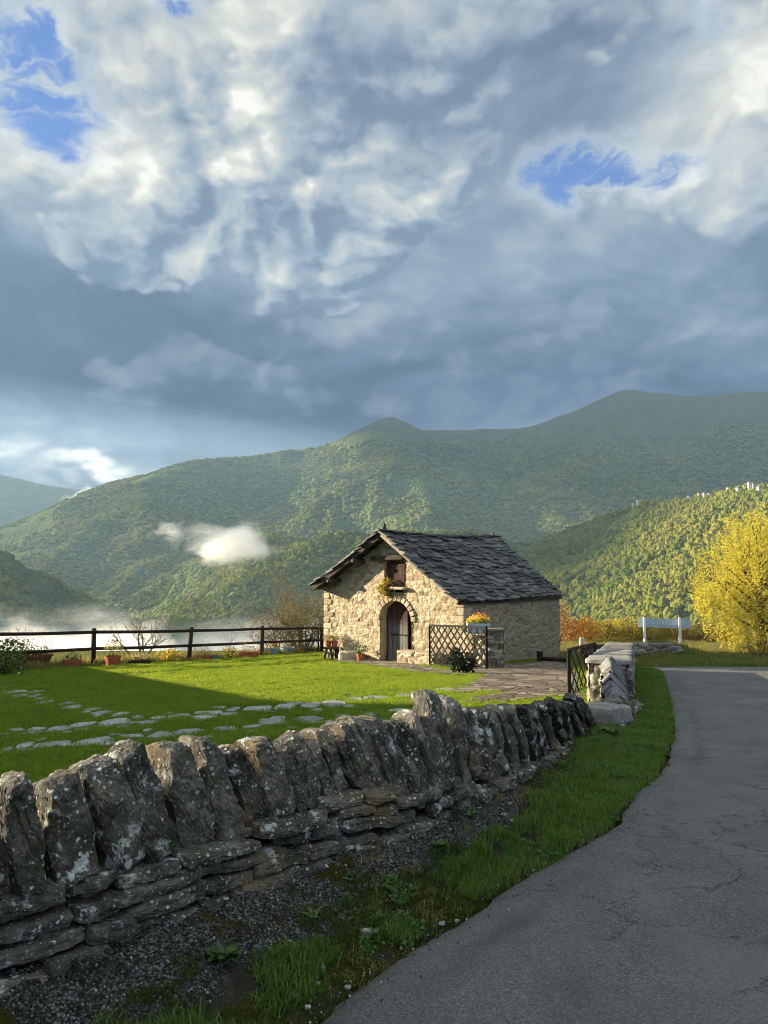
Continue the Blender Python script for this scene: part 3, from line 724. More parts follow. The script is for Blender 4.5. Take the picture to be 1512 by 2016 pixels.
leafmat('orange_leaf', [(0.1, (.24, .11, .03)), (0.5, (.45, .20, .045)), (0.9, (.50, .30, .06))], 0.4)
leafmat('brown_leaf', [(0.1, (.055, .042, .024)), (0.5, (.12, .092, .048)), (0.9, (.20, .16, .085))], 0.3)
leafmat('green_leaf', [(0.1, (.020, .050, .014)), (0.5, (.045, .095, .024)), (0.9, (.095, .14, .035))], 0.35, spec=0.3)
leafmat('dark_leaf', [(0.1, (.008, .014, .008)), (0.5, (.014, .022, .012)), (0.9, (.03, .04, .02))], 0.15)
leafmat('yellow_flower', [(0.1, (.50, .38, .04)), (0.5, (.70, .55, .06)), (0.9, (.75, .62, .22))], 0.3)
leafmat('orange_flower', [(0.1, (.60, .16, .03)), (0.5, (.72, .30, .04)), (0.9, (.70, .12, .06))], 0.3)
leafmat('pale_flower', [(0.1, (.45, .42, .34)), (0.5, (.58, .55, .46)), (0.9, (.60, .40, .34))], 0.3)
def bark(s, p):
    P = s.vm('MULTIPLY', s.pos(), (9, 9, 2.5)); n = s.noise(P, 2, 5, 0.7)
    return dict(color=s.ramp(n, [(0.3, (.014, .011, .008)), (0.55, (.045, .037, .028)), (0.75, (.11, .095, .075))]), normal=s.bump(n, 1.0, 0.03))
material('bark', bark, 0.95, 0.1)
def pale_bark(s, p):
    n = s.noise(s.pos(), 9, 4, 0.7)
    return dict(color=s.ramp(n, [(0.3, (.060, .052, .040)), (0.7, (.17, .15, .12))]))
material('grey_twig', pale_bark, 0.95, 0.1)
# ------------------------------------------------------------------ shapes: rocks, leaves, grass, rubble faces
_CUBES = {}
def cube_grid(n):
    if n not in _CUBES:
        bm = bmesh.new(); bmesh.ops.create_cube(bm, size=2.0); bmesh.ops.subdivide_edges(bm, edges=bm.edges[:], cuts=n, use_grid_fill=True)
        bm.verts.ensure_lookup_table()
        Vv = np.array([v.co[:] for v in bm.verts]); Ff = np.array([[v.index for v in f.verts] for f in bm.faces]); bm.free(); _CUBES[n] = (Vv, Ff)
    return _CUBES[n]
def rock(size, seed, n=6, k=5.0, rough=0.05, planes=9, pd=(0.72, 1.0), freq=2.2):
    """angular stone: a rounded block cut by random planes and weathered"""
    Vv, Ff = cube_grid(n); q = Vv / (np.abs(Vv) ** k).sum(1)[:, None] ** (1 / k)
    g = np.random.default_rng(seed)
    for i in range(planes):
        nn = g.normal(size=3); nn /= np.linalg.norm(nn); d = g.uniform(*pd) * (np.abs(nn).sum() * 0.72 + 0.28)
        dp = q @ nn; q = q - np.clip(dp - d, 0, None)[:, None] * nn
    s_ = np.array(size) / 2; q = q * s_
    fr = freq / max(size)
    for j in range(3):
        q[:, j] += fbm(q[:, 0] * fr * 2 + seed, q[:, 1] * fr * 2 + j * 9, q[:, 2] * fr * 2, 4, seed % 97 + j, .6) * rough * max(size)
    return q, Ff
class AB:
    """collects arrays for one mesh, with float attributes per vertex"""
    def __init__(s): s.V = []; s.F = []; s.A = {}; s.n = 0
    def add(s, Vv, Ff, **at):
        s.V.append(np.asarray(Vv, float)); s.F.append(np.asarray(Ff) + s.n); s.n += len(Vv)
        for k, v in at.items(): s.A.setdefault(k, []).append(np.broadcast_to(np.asarray(v, float), (len(Vv),)))
    def build(s, name, mat, parent=None, smooth=True, label=None):
        o = np_mesh(name, np.concatenate(s.V), np.concatenate(s.F), mat, parent, smooth)
        for k, v in s.A.items(): fattr(o, k, np.concatenate(v))
        if label: o['label'] = label
        return o
def adopt(root, *objs):
    for o in objs:
        o.parent = root; o.matrix_parent_inverse = Matrix.Translation(-Vector(root.location))
def frame(Vv, c, ex, ey, ez):
    return np.asarray(c)[None, :] + Vv[:, :1] * np.asarray(ex)[None, :] + Vv[:, 1:2] * np.asarray(ey)[None, :] + Vv[:, 2:3] * np.asarray(ez)[None, :]
def unit(v): v = np.asarray(v, float); return v / np.linalg.norm(v)
def leaf_quads(P, size, spread=1.0, droop=0.0, aspect=0.55, out=None, jitter=0.35, g=RNG):
    """diamond leaves at points P; returns arrays for AB"""
    n = len(P); d = g.normal(size=(n, 3)); d[:, 2] = d[:, 2] * spread - droop
    if out is not None: d = d * 0.6 + out
    d /= np.linalg.norm(d, axis=1)[:, None]
    u = g.normal(size=(n, 3)); u -= (u * d).sum(1)[:, None] * d; u /= np.linalg.norm(u, axis=1)[:, None]; w = np.cross(d, u)
    L = size * (1 + jitter * g.uniform(-1, 1, n)); L = L[:, None]; A = aspect * L / 2
    m_ = P + d * L * 0.45 + w * L * 0.06
    Vv = np.stack([P, m_ + u * A - w * L * .03, P + d * L, m_ - u * A - w * L * .03], 1).reshape(-1, 3)
    Ff = np.arange(4 * n).reshape(n, 4); h = np.repeat(g.uniform(0, 1, n), 4)
    return Vv, Ff, h
def blob_pts(n, c, r, shell=0.55, g=RNG, lump=0.35, seed=0, fr=1.6):
    """points through the volume of an uneven crown, denser near its surface, with gaps"""
    d = g.normal(size=(int(n * 1.7), 3)); d /= np.linalg.norm(d, axis=1)[:, None]
    rad = g.uniform(shell ** 3, 1, len(d)) ** (1 / 3) * (1 + lump * fbm(d[:, 0] * fr, d[:, 1] * fr, d[:, 2] * fr, 3, seed))
    P = d * rad[:, None]; gap = fbm(P[:, 0] * 3, P[:, 1] * 3, P[:, 2] * 3, 3, seed + 5)
    P = P[gap > -0.16][:n]
    return np.asarray(c)[None, :] + P * np.asarray(r)[None, :]
def twig(mb, p, d, L, r, depth, g, bend=0.35, kids=(2, 3), shrink=0.68, lift=0.0, tips=None, nseg=4, sides=5):
    pts = [Vector(p)]; dd = Vector(d).normalized(); rads = [r]
    for i in range(nseg):
        dd = (dd + Vector((g.uniform(-1, 1), g.uniform(-1, 1), g.uniform(-1, 1) + lift)) * bend * 0.4).normalized()
        pts.append(pts[-1] + dd * L / nseg); rads.append(r * (1 - 0.55 * (i + 1) / nseg))
    mb.tube(pts, rads, sides)
    if tips is not None: tips.extend([(q, depth) for q in pts[1:]])
    if depth <= 0: return
    for k in range(g.randint(*kids)):
        i = g.randint(max(1, nseg // 2), nseg); ax = Vector((g.uniform(-1, 1), g.uniform(-1, 1), g.uniform(-.6, 1))).normalized()
        nd = (dd + ax * 0.85).normalized()
        twig(mb, pts[i], nd, L * shrink * g.uniform(.75, 1.15), rads[i] * 0.72, depth - 1, g, bend, kids, shrink, lift, tips, nseg, max(3, sides - 1))
def rubble(o2, e2, n2, s0, s1, top, zb, cell=(.34, .17), res=.045, depth=.045, hole=None, seed=1, back=False):
    """one face of rough coursed stone standing on e2 from o2; the relief is real"""
    nc = max(2, int((s1 - s0) / res)); S = np.linspace(s0, s1, nc + 1); Tp = np.array([top(x) for x in S]); nr = max(2, int((Tp.max() - zb) / res))
    T = np.linspace(0, 1, nr + 1); Z = zb + T[:, None] * (Tp[None, :] - zb); SS = np.broadcast_to(S[None, :], Z.shape)
    wx = fbm(SS * 2.1, Z * 2.1, 0, 3, seed + 11) * .10
    wz = fbm(SS * 1.3, Z * 1.3, 3, 3, seed + 12) * .09
    row = np.floor((Z + wz) / cell[1])
    f1, f2, cid = worley((SS + wx) / cell[0] + row * 0.37 * 0, (Z + wz) / cell[1], seed)
    ed = f2 - f1
    rel = sstep(0.0, 0.22, ed) * depth + (cid - .5) * depth * 1.1 + fbm(SS * 9, Z * 9, 0, 4, seed + 3) * depth * .75
    endf = np.minimum(1, np.minimum(SS - s0, s1 - SS) / 0.05)
    rel = rel * np.clip(endf * .5 + .5, 0, 1)
    P = np.zeros(Z.shape + (3,)); P[..., 0] = o2[0] + e2[0] * SS + n2[0] * rel; P[..., 1] = o2[1] + e2[1] * SS + n2[1] * rel; P[..., 2] = Z
    Ff = grid_faces(nr + 1, nc + 1)
    if hole is not None:
        cs = SS.reshape(-1)[Ff].mean(1); cz = Z.reshape(-1)[Ff].mean(1); Ff = Ff[~hole(cs, cz)]
    if e2[0] * n2[1] - e2[1] * n2[0] > 0: Ff = Ff[:, ::-1]
    return P.reshape(-1, 3), Ff, cid.reshape(-1), ed.reshape(-1)
def add_rubble(ab, *a, **k):
    Vv, Ff, cid, ed = rubble(*a, **k); ab.add(Vv, Ff, cid=cid, edge=ed)
# grass tufts for scattering
def tuft(name, nbl, rad, h, w, mat, lean=0.5, g=RNG):
    a = g.uniform(0, 6.28, nbl); r = rad * np.sqrt(g.uniform(0, 1, nbl)); b = np.stack([r * np.cos(a), r * np.sin(a), np.zeros(nbl)], 1)
    hh = h * g.uniform(0.5, 1.15, nbl); az_ = g.uniform(0, 6.28, nbl); ln = lean * g.uniform(0.1, 1.0, nbl)
    d = np.stack([np.cos(az_), np.sin(az_), np.zeros(nbl)], 1); s_ = np.stack([-np.sin(az_), np.cos(az_), np.zeros(nbl)], 1) * (w * g.uniform(.6, 1.3, nbl))[:, None] / 2
    up = np.array([0, 0, 1.0])
    m_ = b + up * (hh * .55)[:, None] + d * (hh * ln * .3)[:, None]; t = b + up * (hh * (1 - .25 * ln))[:, None] + d * (hh * ln)[:, None]
    Vv = np.stack([b - s_, b + s_, m_ + s_ * .75, m_ - s_ * .75, t], 1).reshape(-1, 3); i = np.arange(nbl)[:, None] * 5
    Q = np.concatenate([i + np.array([[0, 1, 2, 3]])]); T_ = np.concatenate([i + np.array([[3, 2, 4, 4]])])
    me = bpy.data.meshes.new(name); fs = [tuple(x) for x in Q] + [tuple(x[:3]) for x in T_]
    me.from_pydata([tuple(v) for v in Vv], [], fs); me.materials.append(MATS[mat]); me.update()
    at_ = me.attributes.new('lf', 'FLOAT', 'POINT'); at_.data.foreach_set('value', np.repeat(g.uniform(0, 1, nbl), 5).astype(np.float32))
    o = bpy.data.objects.new(name, me); COL.objects.link(o); return o
def scat(name, P, s0, s1, src, nsrc, label=None, tilt=0.12, zs=None):
    n = len(P); k = RNG.uniform(s0, s1, n); zk = k if zs is None else k * zs
    return scatter(name, P, np.stack([k, k, zk], -1), np.stack([RNG.normal(0, tilt, n), RNG.normal(0, tilt, n), RNG.uniform(0, 6.28, n)], -1), src, nsrc, label)
# ------------------------------------------------------------------ plan of the near ground
def poly_interp(pts, ts, t):
    pts = np.asarray(pts, float); return np.stack([np.interp(t, ts, pts[:, i]) for i in range(pts.shape[1])], -1)
WALL = np.array([(-2.7, 1.3), (-1.9, 2.25), (-1.4, 2.85), (-1.0, 3.4), (-.5, 4.1), (.35, 4.95), (1.0, 6.0), (1.9, 8.0), (2.65, 9.8), (3.35, 11.2), (4.1, 13.2), (5.0, 15.5), (6.1, 18.5), (7.35, 22.2)])
REDGE = np.array([(-2.9, .35), (-1.9, 1.25), (-1.0, 2.2)] + [tuple(G(*q)[:2]) for q in ((610,2016),(700,1947),(807,1869),(936,1802),(1000,1740),(1065,1705),(1215,1619),(1264,1549),(1315,1506),(1328,1431),(1322,1390),(1312,1351),(1302,1318))])
WS = np.concatenate([[0], np.cumsum(np.linalg.norm(np.diff(WALL, axis=0), axis=1))])
def wallp(s): return poly_interp(WALL, WS, s)
_rs = np.concatenate([[0], np.cumsum(np.linalg.norm(np.diff(REDGE, axis=0), axis=1))]); _rd = poly_interp(REDGE, _rs, np.linspace(0, _rs[-1], 900))
def _foot(s):
    w = wallp(s); a = unit(wallp(s + .12) - wallp(s - .12)); return float(np.linspace(0, _rs[-1], 900)[np.abs((_rd - w) @ a).argmin()])
EDGE = poly_interp(REDGE, _rs, np.maximum.accumulate(np.array([_foot(x) for x in WS])))
def edgep(s): return poly_interp(EDGE, WS, s)
U2S = lambda u: np.interp(u, [-420, -120, 40, 300, 560, 860, 1000, 1100, 1150, 1180], WS[[0, 1, 2, 3, 4, 5, 6, 7, 8, 9]])
BANKH = lambda s: np.interp(s, WS, [.27, .27, .26, .27, .25, .31, .30, .14, .10, .06, .05, .04, .04, .03])
def left_of(poly, x, y):
    """true left of (beyond) an open line that runs away from the camera"""
    yy = np.asarray(y, float); xx = np.interp(yy, poly[:, 1], poly[:, 0]); return x < xx
def sheet(name, xs, ys, keep, mat, lift, kind='structure', bumpy=0.0, seed=1, attrs=None):
    X, Y = np.meshgrid(xs, ys); Z = gz(X, Y) + lift + (fbm(X * .7, Y * .7, 0, 3, seed) * bumpy if bumpy else 0)
    Ff = grid_faces(len(ys), len(xs)); cx, cy = X.reshape(-1)[Ff].mean(1), Y.reshape(-1)[Ff].mean(1)
    Ff = Ff[keep(cx, cy)]
    Vv = np.stack([X, Y, Z], -1).reshape(-1, 3); used = np.unique(Ff); mp = np.zeros(len(Vv), int); mp[used] = np.arange(len(used))
    o = np_mesh(name, Vv[used], mp[Ff], mat); tag(o, kind=kind); return o
# the village shelf itself, out to the brink
brink = lambda x: np.where(x < 8, 36.5, np.interp(x, [8, 14, 40], [36.5, 60, 64]))
X, Y = np.meshgrid(np.arange(-70, 75, 1.0), np.arange(-60, 66, 1.0))
Yc = np.minimum(Y, brink(X)); Zg = gz(X, Yc) - 0.07 - np.maximum(Y - Yc, 0) * .9
mound = lambda x, y: .62 * np.exp(-((x - 9.9) / 1.7) ** 2 - ((y - 27.5) / 1.6) ** 2)
o = np_mesh('ground', np.stack([X, Yc + np.minimum(np.maximum(Y - Yc, 0), 6), Zg], -1).reshape(-1, 3), grid_faces(*X.shape), MATS['field']); tag(o, kind='structure')
# field and grassy rise across the junction
xs, ys = np.arange(6.5, 62, .35), np.arange(23.6, 60, .35); X, Y = np.meshgrid(xs, ys)
Z = gz(X, Y) + mound(X, Y) - 0.02; Ff = grid_faces(len(ys), len(xs)); o = np_mesh('field', np.stack([X, Y, Z], -1).reshape(-1, 3), Ff, MATS['field']); tag(o, kind='structure')
# lawn
FENCE = [G(-330, 1345), G(-60, 1327), G(183, 1311), G(371, 1302), G(515, 1291), G(600, 1285), G(634, 1283)]
FX = np.array([p.x for p in FENCE]); FY = np.array([p.y for p in FENCE])
fence_y = lambda x: np.interp(x, FX, FY)
lawn_keep = lambda x, y: left_of(WALL, x + .18, y) & (y < np.where(x < -2.4, fence_y(x) + 1.0, 33.0))
sheet('lawn', np.arange(-24, 8, .2), np.arange(1.2, 33.4, .2), lawn_keep, MATS['lawn'], 0.0, bumpy=.015)
# flagged path from the barn door to the gate
PATHPX = [(660, 1298), (700, 1296), (760, 1302), (806, 1306), (880, 1322), (960, 1318), (1000, 1308), (1110, 1302), (1140, 1330), (1150, 1378), (1090, 1372), (1040, 1378), (985, 1384), (905, 1387), (935, 1374), (985, 1366), (1000, 1362), (930, 1364), (880, 1366), (905, 1357), (945, 1338), (958, 1326), (900, 1330), (800, 1322), (740, 1312), (690, 1306), (655, 1304)]
PATHP = [G(*p)[:2] for p in PATHPX]
def in_path(x, y): return inside(PATHP, np.asarray(x), np.asarray(y))
sheet('path', np.arange(-3, 6.5, .06), np.arange(11, 32, .06), lambda x, y: in_path(x + .06 * fbm(x * 3, y * 3, 0, 2, 3), y + .1 * fbm(x * 3, y * 3, 5, 2, 4)), MATS['paving'], 0.03)
# road
ys = np.concatenate([np.arange(-14, 1, .6), np.arange(1, 9, .08), np.arange(9, 23.5, .2), [23.5]])
ex = np.interp(ys, REDGE[:, 1], REDGE[:, 0]); ex = np.where(ys < REDGE[0, 1], REDGE[0, 0] + (ys - REDGE[0, 1]) * 1.05, ex)
ex = ex + fbm(ys * 1.7, 0, 0, 3, 31) * .03 + fbm(ys * 7, 0, 0, 3, 32) * .03
off = np.concatenate([np.linspace(0, 1.2, 13), np.linspace(1.5, 7, 18), [9, 14, 22, 34]])
X = ex[:, None] + off[None, :]; Y = np.broadcast_to(ys[:, None], X.shape); Z = gz(X, Y) + .012 + fbm(X * .5, Y * .5, 0, 3, 33) * .012 - .03 * np.exp(-off / .08)[None, :]
o = np_mesh('road', np.stack([X, Y, Z], -1).reshape(-1, 3), grid_faces(*X.shape), MATS['asphalt']); fattr(o, 'edge', np.broadcast_to(off[None, :], X.shape)); tag(o, kind='structure')
# verge and mortared gravel bank between the wall and the road
ns, nt = 900, 120
s_ = np.linspace(WS[0], WS[-1], ns); t_ = np.linspace(-.12, 1.08, nt)
W_, E_ = wallp(s_), edgep(s_); hb = BANKH(s_)
X = W_[:, None, 0] + t_[None, :] * (E_ - W_)[:, None, 0]; Y = W_[:, None, 1] + t_[None, :] * (E_ - W_)[:, None, 1]
tt = np.clip(t_, 0, 1)[None, :]; SS = np.broadcast_to(s_[:, None], X.shape)
gtop = np.interp(s_, WS, [.56, .54, .52, .52, .48, .44, .30, .12, .06, .03, 0, 0, 0, 0])[:, None]         # how far the bare bank reaches out from the wall
grav = sstep(.07, -.07, tt - gtop + fbm(X * 3, Y * 3, 0, 4, 41) * .16)
lump = fbm(X * 3.2, Y * 3.2, 0, 4, 42) * .05 + fbm(X * 20, Y * 20, 0, 3, 43) * .020 * (.35 + .65 * grav) + (fbm(X * 60, Y * 60, 0, 2, 44) * .010) * grav
prof = hb[:, None] * np.clip(1 - tt / (gtop + .32), 0, 1) ** 1.25 + .035 * np.sin(np.pi * tt) - .02 * sstep(.9, 1.0, tt)
Z = gz(X, Y) + prof + lump * sstep(1.06, .8, np.broadcast_to(t_[None, :], X.shape)) - .05 * (t_[None, :] > 1.0)
VERGE = (X, Y, Z, grav, SS, np.broadcast_to(t_[None, :], X.shape))
o = np_mesh('verge', np.stack([X, Y, Z], -1).reshape(-1, 3), grid_faces(*X.shape)[:, ::-1], MATS['verge']); tag(o, kind='structure')
fattr(o, 'grav', grav); fattr(o, 'moss', sstep(.5, .9, np.broadcast_to(tt, X.shape)) * .35 + sstep(WS[5], WS[6] + .5, SS) * .22)
def on_verge(n, smin, smax, tmin, tmax, keep=None):
    """random points on the verge"""
    i = RNG.integers(0, ns, n * 3); j = RNG.integers(0, nt, n * 3)
    k = (SS[i, j] > smin) & (SS[i, j] < smax) & (VERGE[5][i, j] > tmin) & (VERGE[5][i, j] < tmax); i, j = i[k], j[k]
    P = np.stack([X[i, j], Y[i, j], Z[i, j]], -1) + np.stack([RNG.normal(0, .01, len(i)), RNG.normal(0, .01, len(i)), np.zeros(len(i))], -1)
    g_, s2, t2 = grav[i, j], SS[i, j], VERGE[5][i, j]
    if keep is not None: q = keep(P, g_, s2, t2); P = P[q]
    return P[:n]
def verge_z(x, y):
    d = (X - x) ** 2 + (Y - y) ** 2; return Z.reshape(-1)[d.argmin()]

# ------------------------------------------------------------------ stepping stones first, so that no grass grows through them
STEPS = {
 'far': [(3,1355,9,9),(31,1363,30,7),(37,1370,26,6),(69,1363,20,5),(69,1371,20,7),(81,1376,21,6),(89,1383,28,7),(131,1386,26,6),(144,1393,32,9),(169,1403,15,3),(184,1397,28,6),(200,1404,33,8)],
 'middle': [(7,1447,26,5),(31,1438,31,6),(71,1436,31,6),(63,1445,33,9),(117,1436,40,13),(164,1427,36,11),(165,1437,33,4),(205,1431,26,7),(228,1421,53,13),(235,1407,27,9),(243,1431,23,6),(272,1413,25,6),(290,1423,46,7),(312,1414,30,6),(352,1411,37,9),(402,1413,46,7),(412,1404,55,7),(449,1407,34,6),(460,1397,24,7),(506,1396,55,10),(562,1392,40,10),(580,1386,30,6),(612,1389,38,11),(657,1386,44,14),(698,1377,38,7),(742,1374,50,6),(796,1370,36,7),(832,1363,46,6),(130,1443,18,4),(192,1411,15,4),(262,1424,16,4),(330,1406,18,4),(386,1421,20,4),(430,1394,24,5),(530,1403,22,5),(625,1399,22,5),(690,1391,26,6),(880,1358,40,5)],
 'near': [(8,1479,23,13),(50,1469,29,11),(55,1478,42,4),(101,1467,56,14),(129,1469,20,6),(190,1462,81,18),(258,1450,48,6),(317,1448,45,14),(370,1442,56,11),(371,1454,23,5),(443,1436,46,10),(493,1441,30,4),(497,1431,34,6),(537,1421,58,13),(546,1414,26,5),(607,1416,56,9),(612,1423,44,6),(675,1410,34,7),(788,1400,48,8),(80,1457,20,5),(225,1447,20,5),(290,1439,18,5),(410,1452,22,5),(575,1434,22,5),(650,1423,24,6),(730,1408,34,7)],
}
STEPPOLY = []
def stepping(u, v, w, h, seed):
    g = np.random.default_rng(seed); c = G(u, v); rx = (G(u + w / 2, v).x - c.x); ry = (G(u, v - h / 2).y - G(u, v + h / 2).y) / 2
    n = 13; a = np.sort(np.linspace(0, 6.283, n, endpoint=False) + g.uniform(-.2, .2, n)); k = 1 + .16 * np.cos(a * g.integers(2, 5) + g.uniform(0, 6)) + g.uniform(-.10, .08, n)
    px = c.x + np.cos(a) * rx * k * 1.05; py = c.y + np.sin(a) * ry * k * 1.05
    STEPPOLY.append(list(zip(px, py)))
    mb = MB(); zt = [gz(x, y) for x, y in zip(px, py)]
    rings = [(1.0, -.05), (1.0, .010), (.95, .017), (.55, .020)]
    vs_ = []
    for (q, dz_) in rings:
        for x, y in zip(px, py):
            x2, y2 = c.x + (x - c.x) * q, c.y + (y - c.y) * q; vs_.append((x2, y2, gz(x2, y2) + dz_ + float(vnoise(x2 * 4, y2 * 4, 0, 7)) * .006 * (dz_ > 0)))
    fs_ = [(r * n + i, r * n + (i + 1) % n, (r + 1) * n + (i + 1) % n, (r + 1) * n + i) for r in range(3) for i in range(n)] + [tuple(3 * n + i for i in range(n))]
    mb.add(vs_, fs_); return mb
ORD = ['first', 'second', 'third', 'fourth', 'fifth', 'sixth', 'seventh', 'eighth', 'ninth', 'tenth', 'eleventh', 'twelfth', 'thirteenth', 'fourteenth', 'fifteenth', 'sixteenth', 'seventeenth', 'eighteenth', 'nineteenth', 'twentieth', 'twenty-first', 'twenty-second', 'twenty-third', 'twenty-fourth', 'twenty-fifth', 'twenty-sixth', 'twenty-seventh', 'twenty-eighth', 'twenty-ninth', 'thirtieth'] + ['thirty-' + q for q in ('first', 'second', 'third', 'fourth', 'fifth', 'sixth', 'seventh', 'eighth', 'ninth')] + ['fortieth'] + ['forty-' + q for q in ('first', 'second', 'third')]
WHERE = {'far': 'in slanting trail towards the fence', 'middle': 'in middle row across lawn', 'near': 'in row closest to wall'}
for rname, lst in STEPS.items():
    lst = sorted(lst, key=lambda q: q[0])
    for i, q in enumerate(lst):
        ob = stepping(*q, seed=int(q[0] * 7 + q[1])).build('stepping_stone', MATS['grey_slab'])
        shape_ = 'large oval' if q[2] > 75 else 'long thin' if q[2] > q[3] * 6 else 'wide flat' if q[2] > 40 else 'small flat'
        tag(ob, f'{shape_} stepping stone, {ORD[i]} from left {WHERE[rname]}', 'stepping stone', 'stepping stones set in the lawn')
def on_step(x, y):
    r = np.zeros(len(x), bool)
    for p in STEPPOLY:
        c = np.mean(p, 0); near = np.hypot(x - c[0], y - c[1]) < 2.5; k = np.where(near)[0]
        if len(k): r[k] |= inside(p, x[k], y[k]) | (seg_dist(p, x[k], y[k]) < .055)
    return r
# ------------------------------------------------------------------ grass
if ONLY != 'nograss':
    lt = unlink_to([tuft('lawn_tuft', 150, .20, h, .006, 'lawn_blade', .8) for h in (.034, .042, .050)], 'lawn_sources')
    n = 34000; Yl = 1 / RNG.uniform(1 / 33.0, 1 / 5.0, n) if False else RNG.uniform(4.5, 33, n); Xl = RNG.uniform(-.95, .36, n) * Yl
    k = lawn_keep(Xl + .25, Yl) & ~in_path(Xl, Yl) & ~on_step(Xl, Yl); Xl, Yl = Xl[k], Yl[k]
    scat('grass', np.stack([Xl, Yl, gz(Xl, Yl) - .004], -1), .8, 1.25, lt, 3, 'short green grass of the lawn')
    vt = unlink_to([tuft('verge_tuft', 46, .05, h, .0046, 'verge_blade', .9) for h in (.032, .045, .062)], 'verge_sources')
    def vk(P, g_, s2, t2):
        d = fbm(P[:, 0] * 2.6, P[:, 1] * 2.6, 0, 4, 81)
        lush = sstep(WS[4] + .2, WS[6], s2)
        return (g_ < .45) & (d > .08 - .66 * lush + .5 * sstep(.86, 1.02, t2) * (1 - .6 * lush)) & (t2 < .97 + .06 * d)
    Pv = np.concatenate([on_verge(9000, WS[1], WS[5], .3, 1.02, vk), on_verge(9000, WS[5], WS[9], .05, 1.02, vk), on_verge(9000, WS[9], WS[-1], .02, 1.03, vk)])
    vn = fbm(Pv[:, 0] * 4.5, Pv[:, 1] * 4.5, 3, 3, 87); Pv = Pv[vn > -.38 + RNG.uniform(-.1, .1, len(Pv))]
    scat('verge_grass', Pv - np.array([[0, 0, .006]]), .45, 1.45, vt, 3, 'rough grass growing between wall and road')
    def leafclump(name, n_, rad, size, h, seed):
        g = np.random.default_rng(seed); a = g.uniform(0, 6.28, n_); r = rad * np.sqrt(g.uniform(0, 1, n_)); P = np.stack([r * np.cos(a), r * np.sin(a), g.uniform(.2, 1, n_) * h * (1 - .6 * (r / rad) ** 2)], 1)
        Vv, Ff, hh = leaf_quads(P, size, .35, .0, .8, g=g); ab = AB(); ab.add(Vv, Ff, lf=hh); return ab.build(name, MATS['weed_leaf'], smooth=False)
    wc = unlink_to([leafclump('weed_clump', 90, .055, .014, .045, 1), leafclump('weed_clump', 60, .05, .020, .05, 2), leafclump('weed_clump', 120, .07, .010, .03, 3)], 'weed_sources')
    wk = lambda P, g_, s2, t2: (fbm(P[:, 0] * 2.2 + 9, P[:, 1] * 2.2, 0, 3, 88) > .12) & (t2 < .93)
    scat('verge_weeds', np.concatenate([on_verge(500, WS[1], WS[5], .4, .95, wk), on_verge(900, WS[5], WS[10], .1, .95, wk)]), .6, 1.5, wc, 3, 'small broad leaved weeds among the verge grass')
    nl = 1500; Yq = RNG.uniform(5, 30, nl); Xq = RNG.uniform(-.6, .3, nl) * Yq; kq = lawn_keep(Xq + .3, Yq) & ~in_path(Xq, Yq) & ~on_step(Xq, Yq) & (fbm(Xq * .8, Yq * .8, 0, 3, 91) > .02)
    scat('lawn_weeds', np.stack([Xq, Yq, gz(Xq, Yq)], -1)[kq], .7, 1.6, wc, 3, 'clover and daisy leaves scattered through the lawn')
    dv = unlink_to([tuft('straw_tuft', 26, .06, h, .004, 'dry_blade', 1.2) for h in (.03, .05)], 'straw_sources')
    scat('verge_straw', np.concatenate([on_verge(700, WS[1], WS[-1], .72, 1.02, lambda P, g_, s2, t2: fbm(P[:, 0] * 3, P[:, 1] * 3, 0, 3, 89) > .0), on_verge(800, WS[4], WS[-1], .1, .9, lambda P, g_, s2, t2: fbm(P[:, 0] * 3, P[:, 1] * 3, 7, 3, 89) > .12)]), .6, 1.3, dv, 2, 'withered grass along the road edge')
    ms = unlink_to([tuft('moss_tuft', 60, .035, h, .0035, 'moss_blade', 1.1) for h in (.014, .02)], 'moss_sources')
    mk = lambda P, g_, s2, t2: fbm(P[:, 0] * 3.4 + 5, P[:, 1] * 3.4, 0, 3, 83) > -.10 - .25 * sstep(.55, .8, t2) + .25 * (t2 < .4)
    Pm = np.concatenate([on_verge(6000, WS[1], WS[5], .30, 1.0, mk), on_verge(1600, WS[5], WS[8], .0, .5, mk)])
    scat('moss', Pm - np.array([[0, 0, .003]]), .7, 1.3, ms, 2, 'low cushions of moss on the bank')
    dt = unlink_to([tuft('field_tuft', 60, .22, h, .012, 'dry_blade', .7) for h in (.10, .16, .24)], 'field_sources')
    n = 9000; Yf = RNG.uniform(24.0, 58, n); Xf = RNG.uniform(.20, .62, n) * Yf
    k = (Xf > 6.4) & (fbm(Xf * .5, Yf * .5, 0, 3, 84) > -.3)
    scat('field_grass', np.stack([Xf, Yf, gz(Xf, Yf) + mound(Xf, Yf) - .03], -1)[k], .6, 1.2, dt, 3, 'pale autumn grass of the field beyond the road')
    wt2 = unlink_to([tuft('green_field_tuft', 60, .2, h, .011, 'verge_blade', .7) for h in (.07, .12)], 'rise_sources')
    n = 5000; Xf = RNG.uniform(7.4, 22, n); Yf = 23.6 + np.abs(RNG.normal(0, 1.0, n)) + np.where(Xf < 13, RNG.uniform(0, 3.2, n), 0)
    scat('rise_grass', np.stack([Xf, Yf, gz(Xf, Yf) + mound(Xf, Yf) - .03], -1), .7, 1.2, wt2, 2, 'green grass along the far edge of the road')
    # rank growth behind the fence
    n = 2600; Xf = RNG.uniform(-24, -2.6, n); Yf = fence_y(Xf) + np.abs(RNG.normal(.5, .7, n))
    scat('rank_grass', np.stack([Xf, Yf, gz(Xf, Yf) - .08], -1), .8, 1.9, dt, 3, 'rank grass and dry stalks behind the fence')
    # gravel bedded in the bank, and grit along the road edge
    def chip(name, seed, m_):
        Vv, Ff = rock((1, .8, .6), seed, 2, 4, .06, 7); me_o = np_mesh(name, Vv, Ff, MATS[m_], smooth=False); return me_o
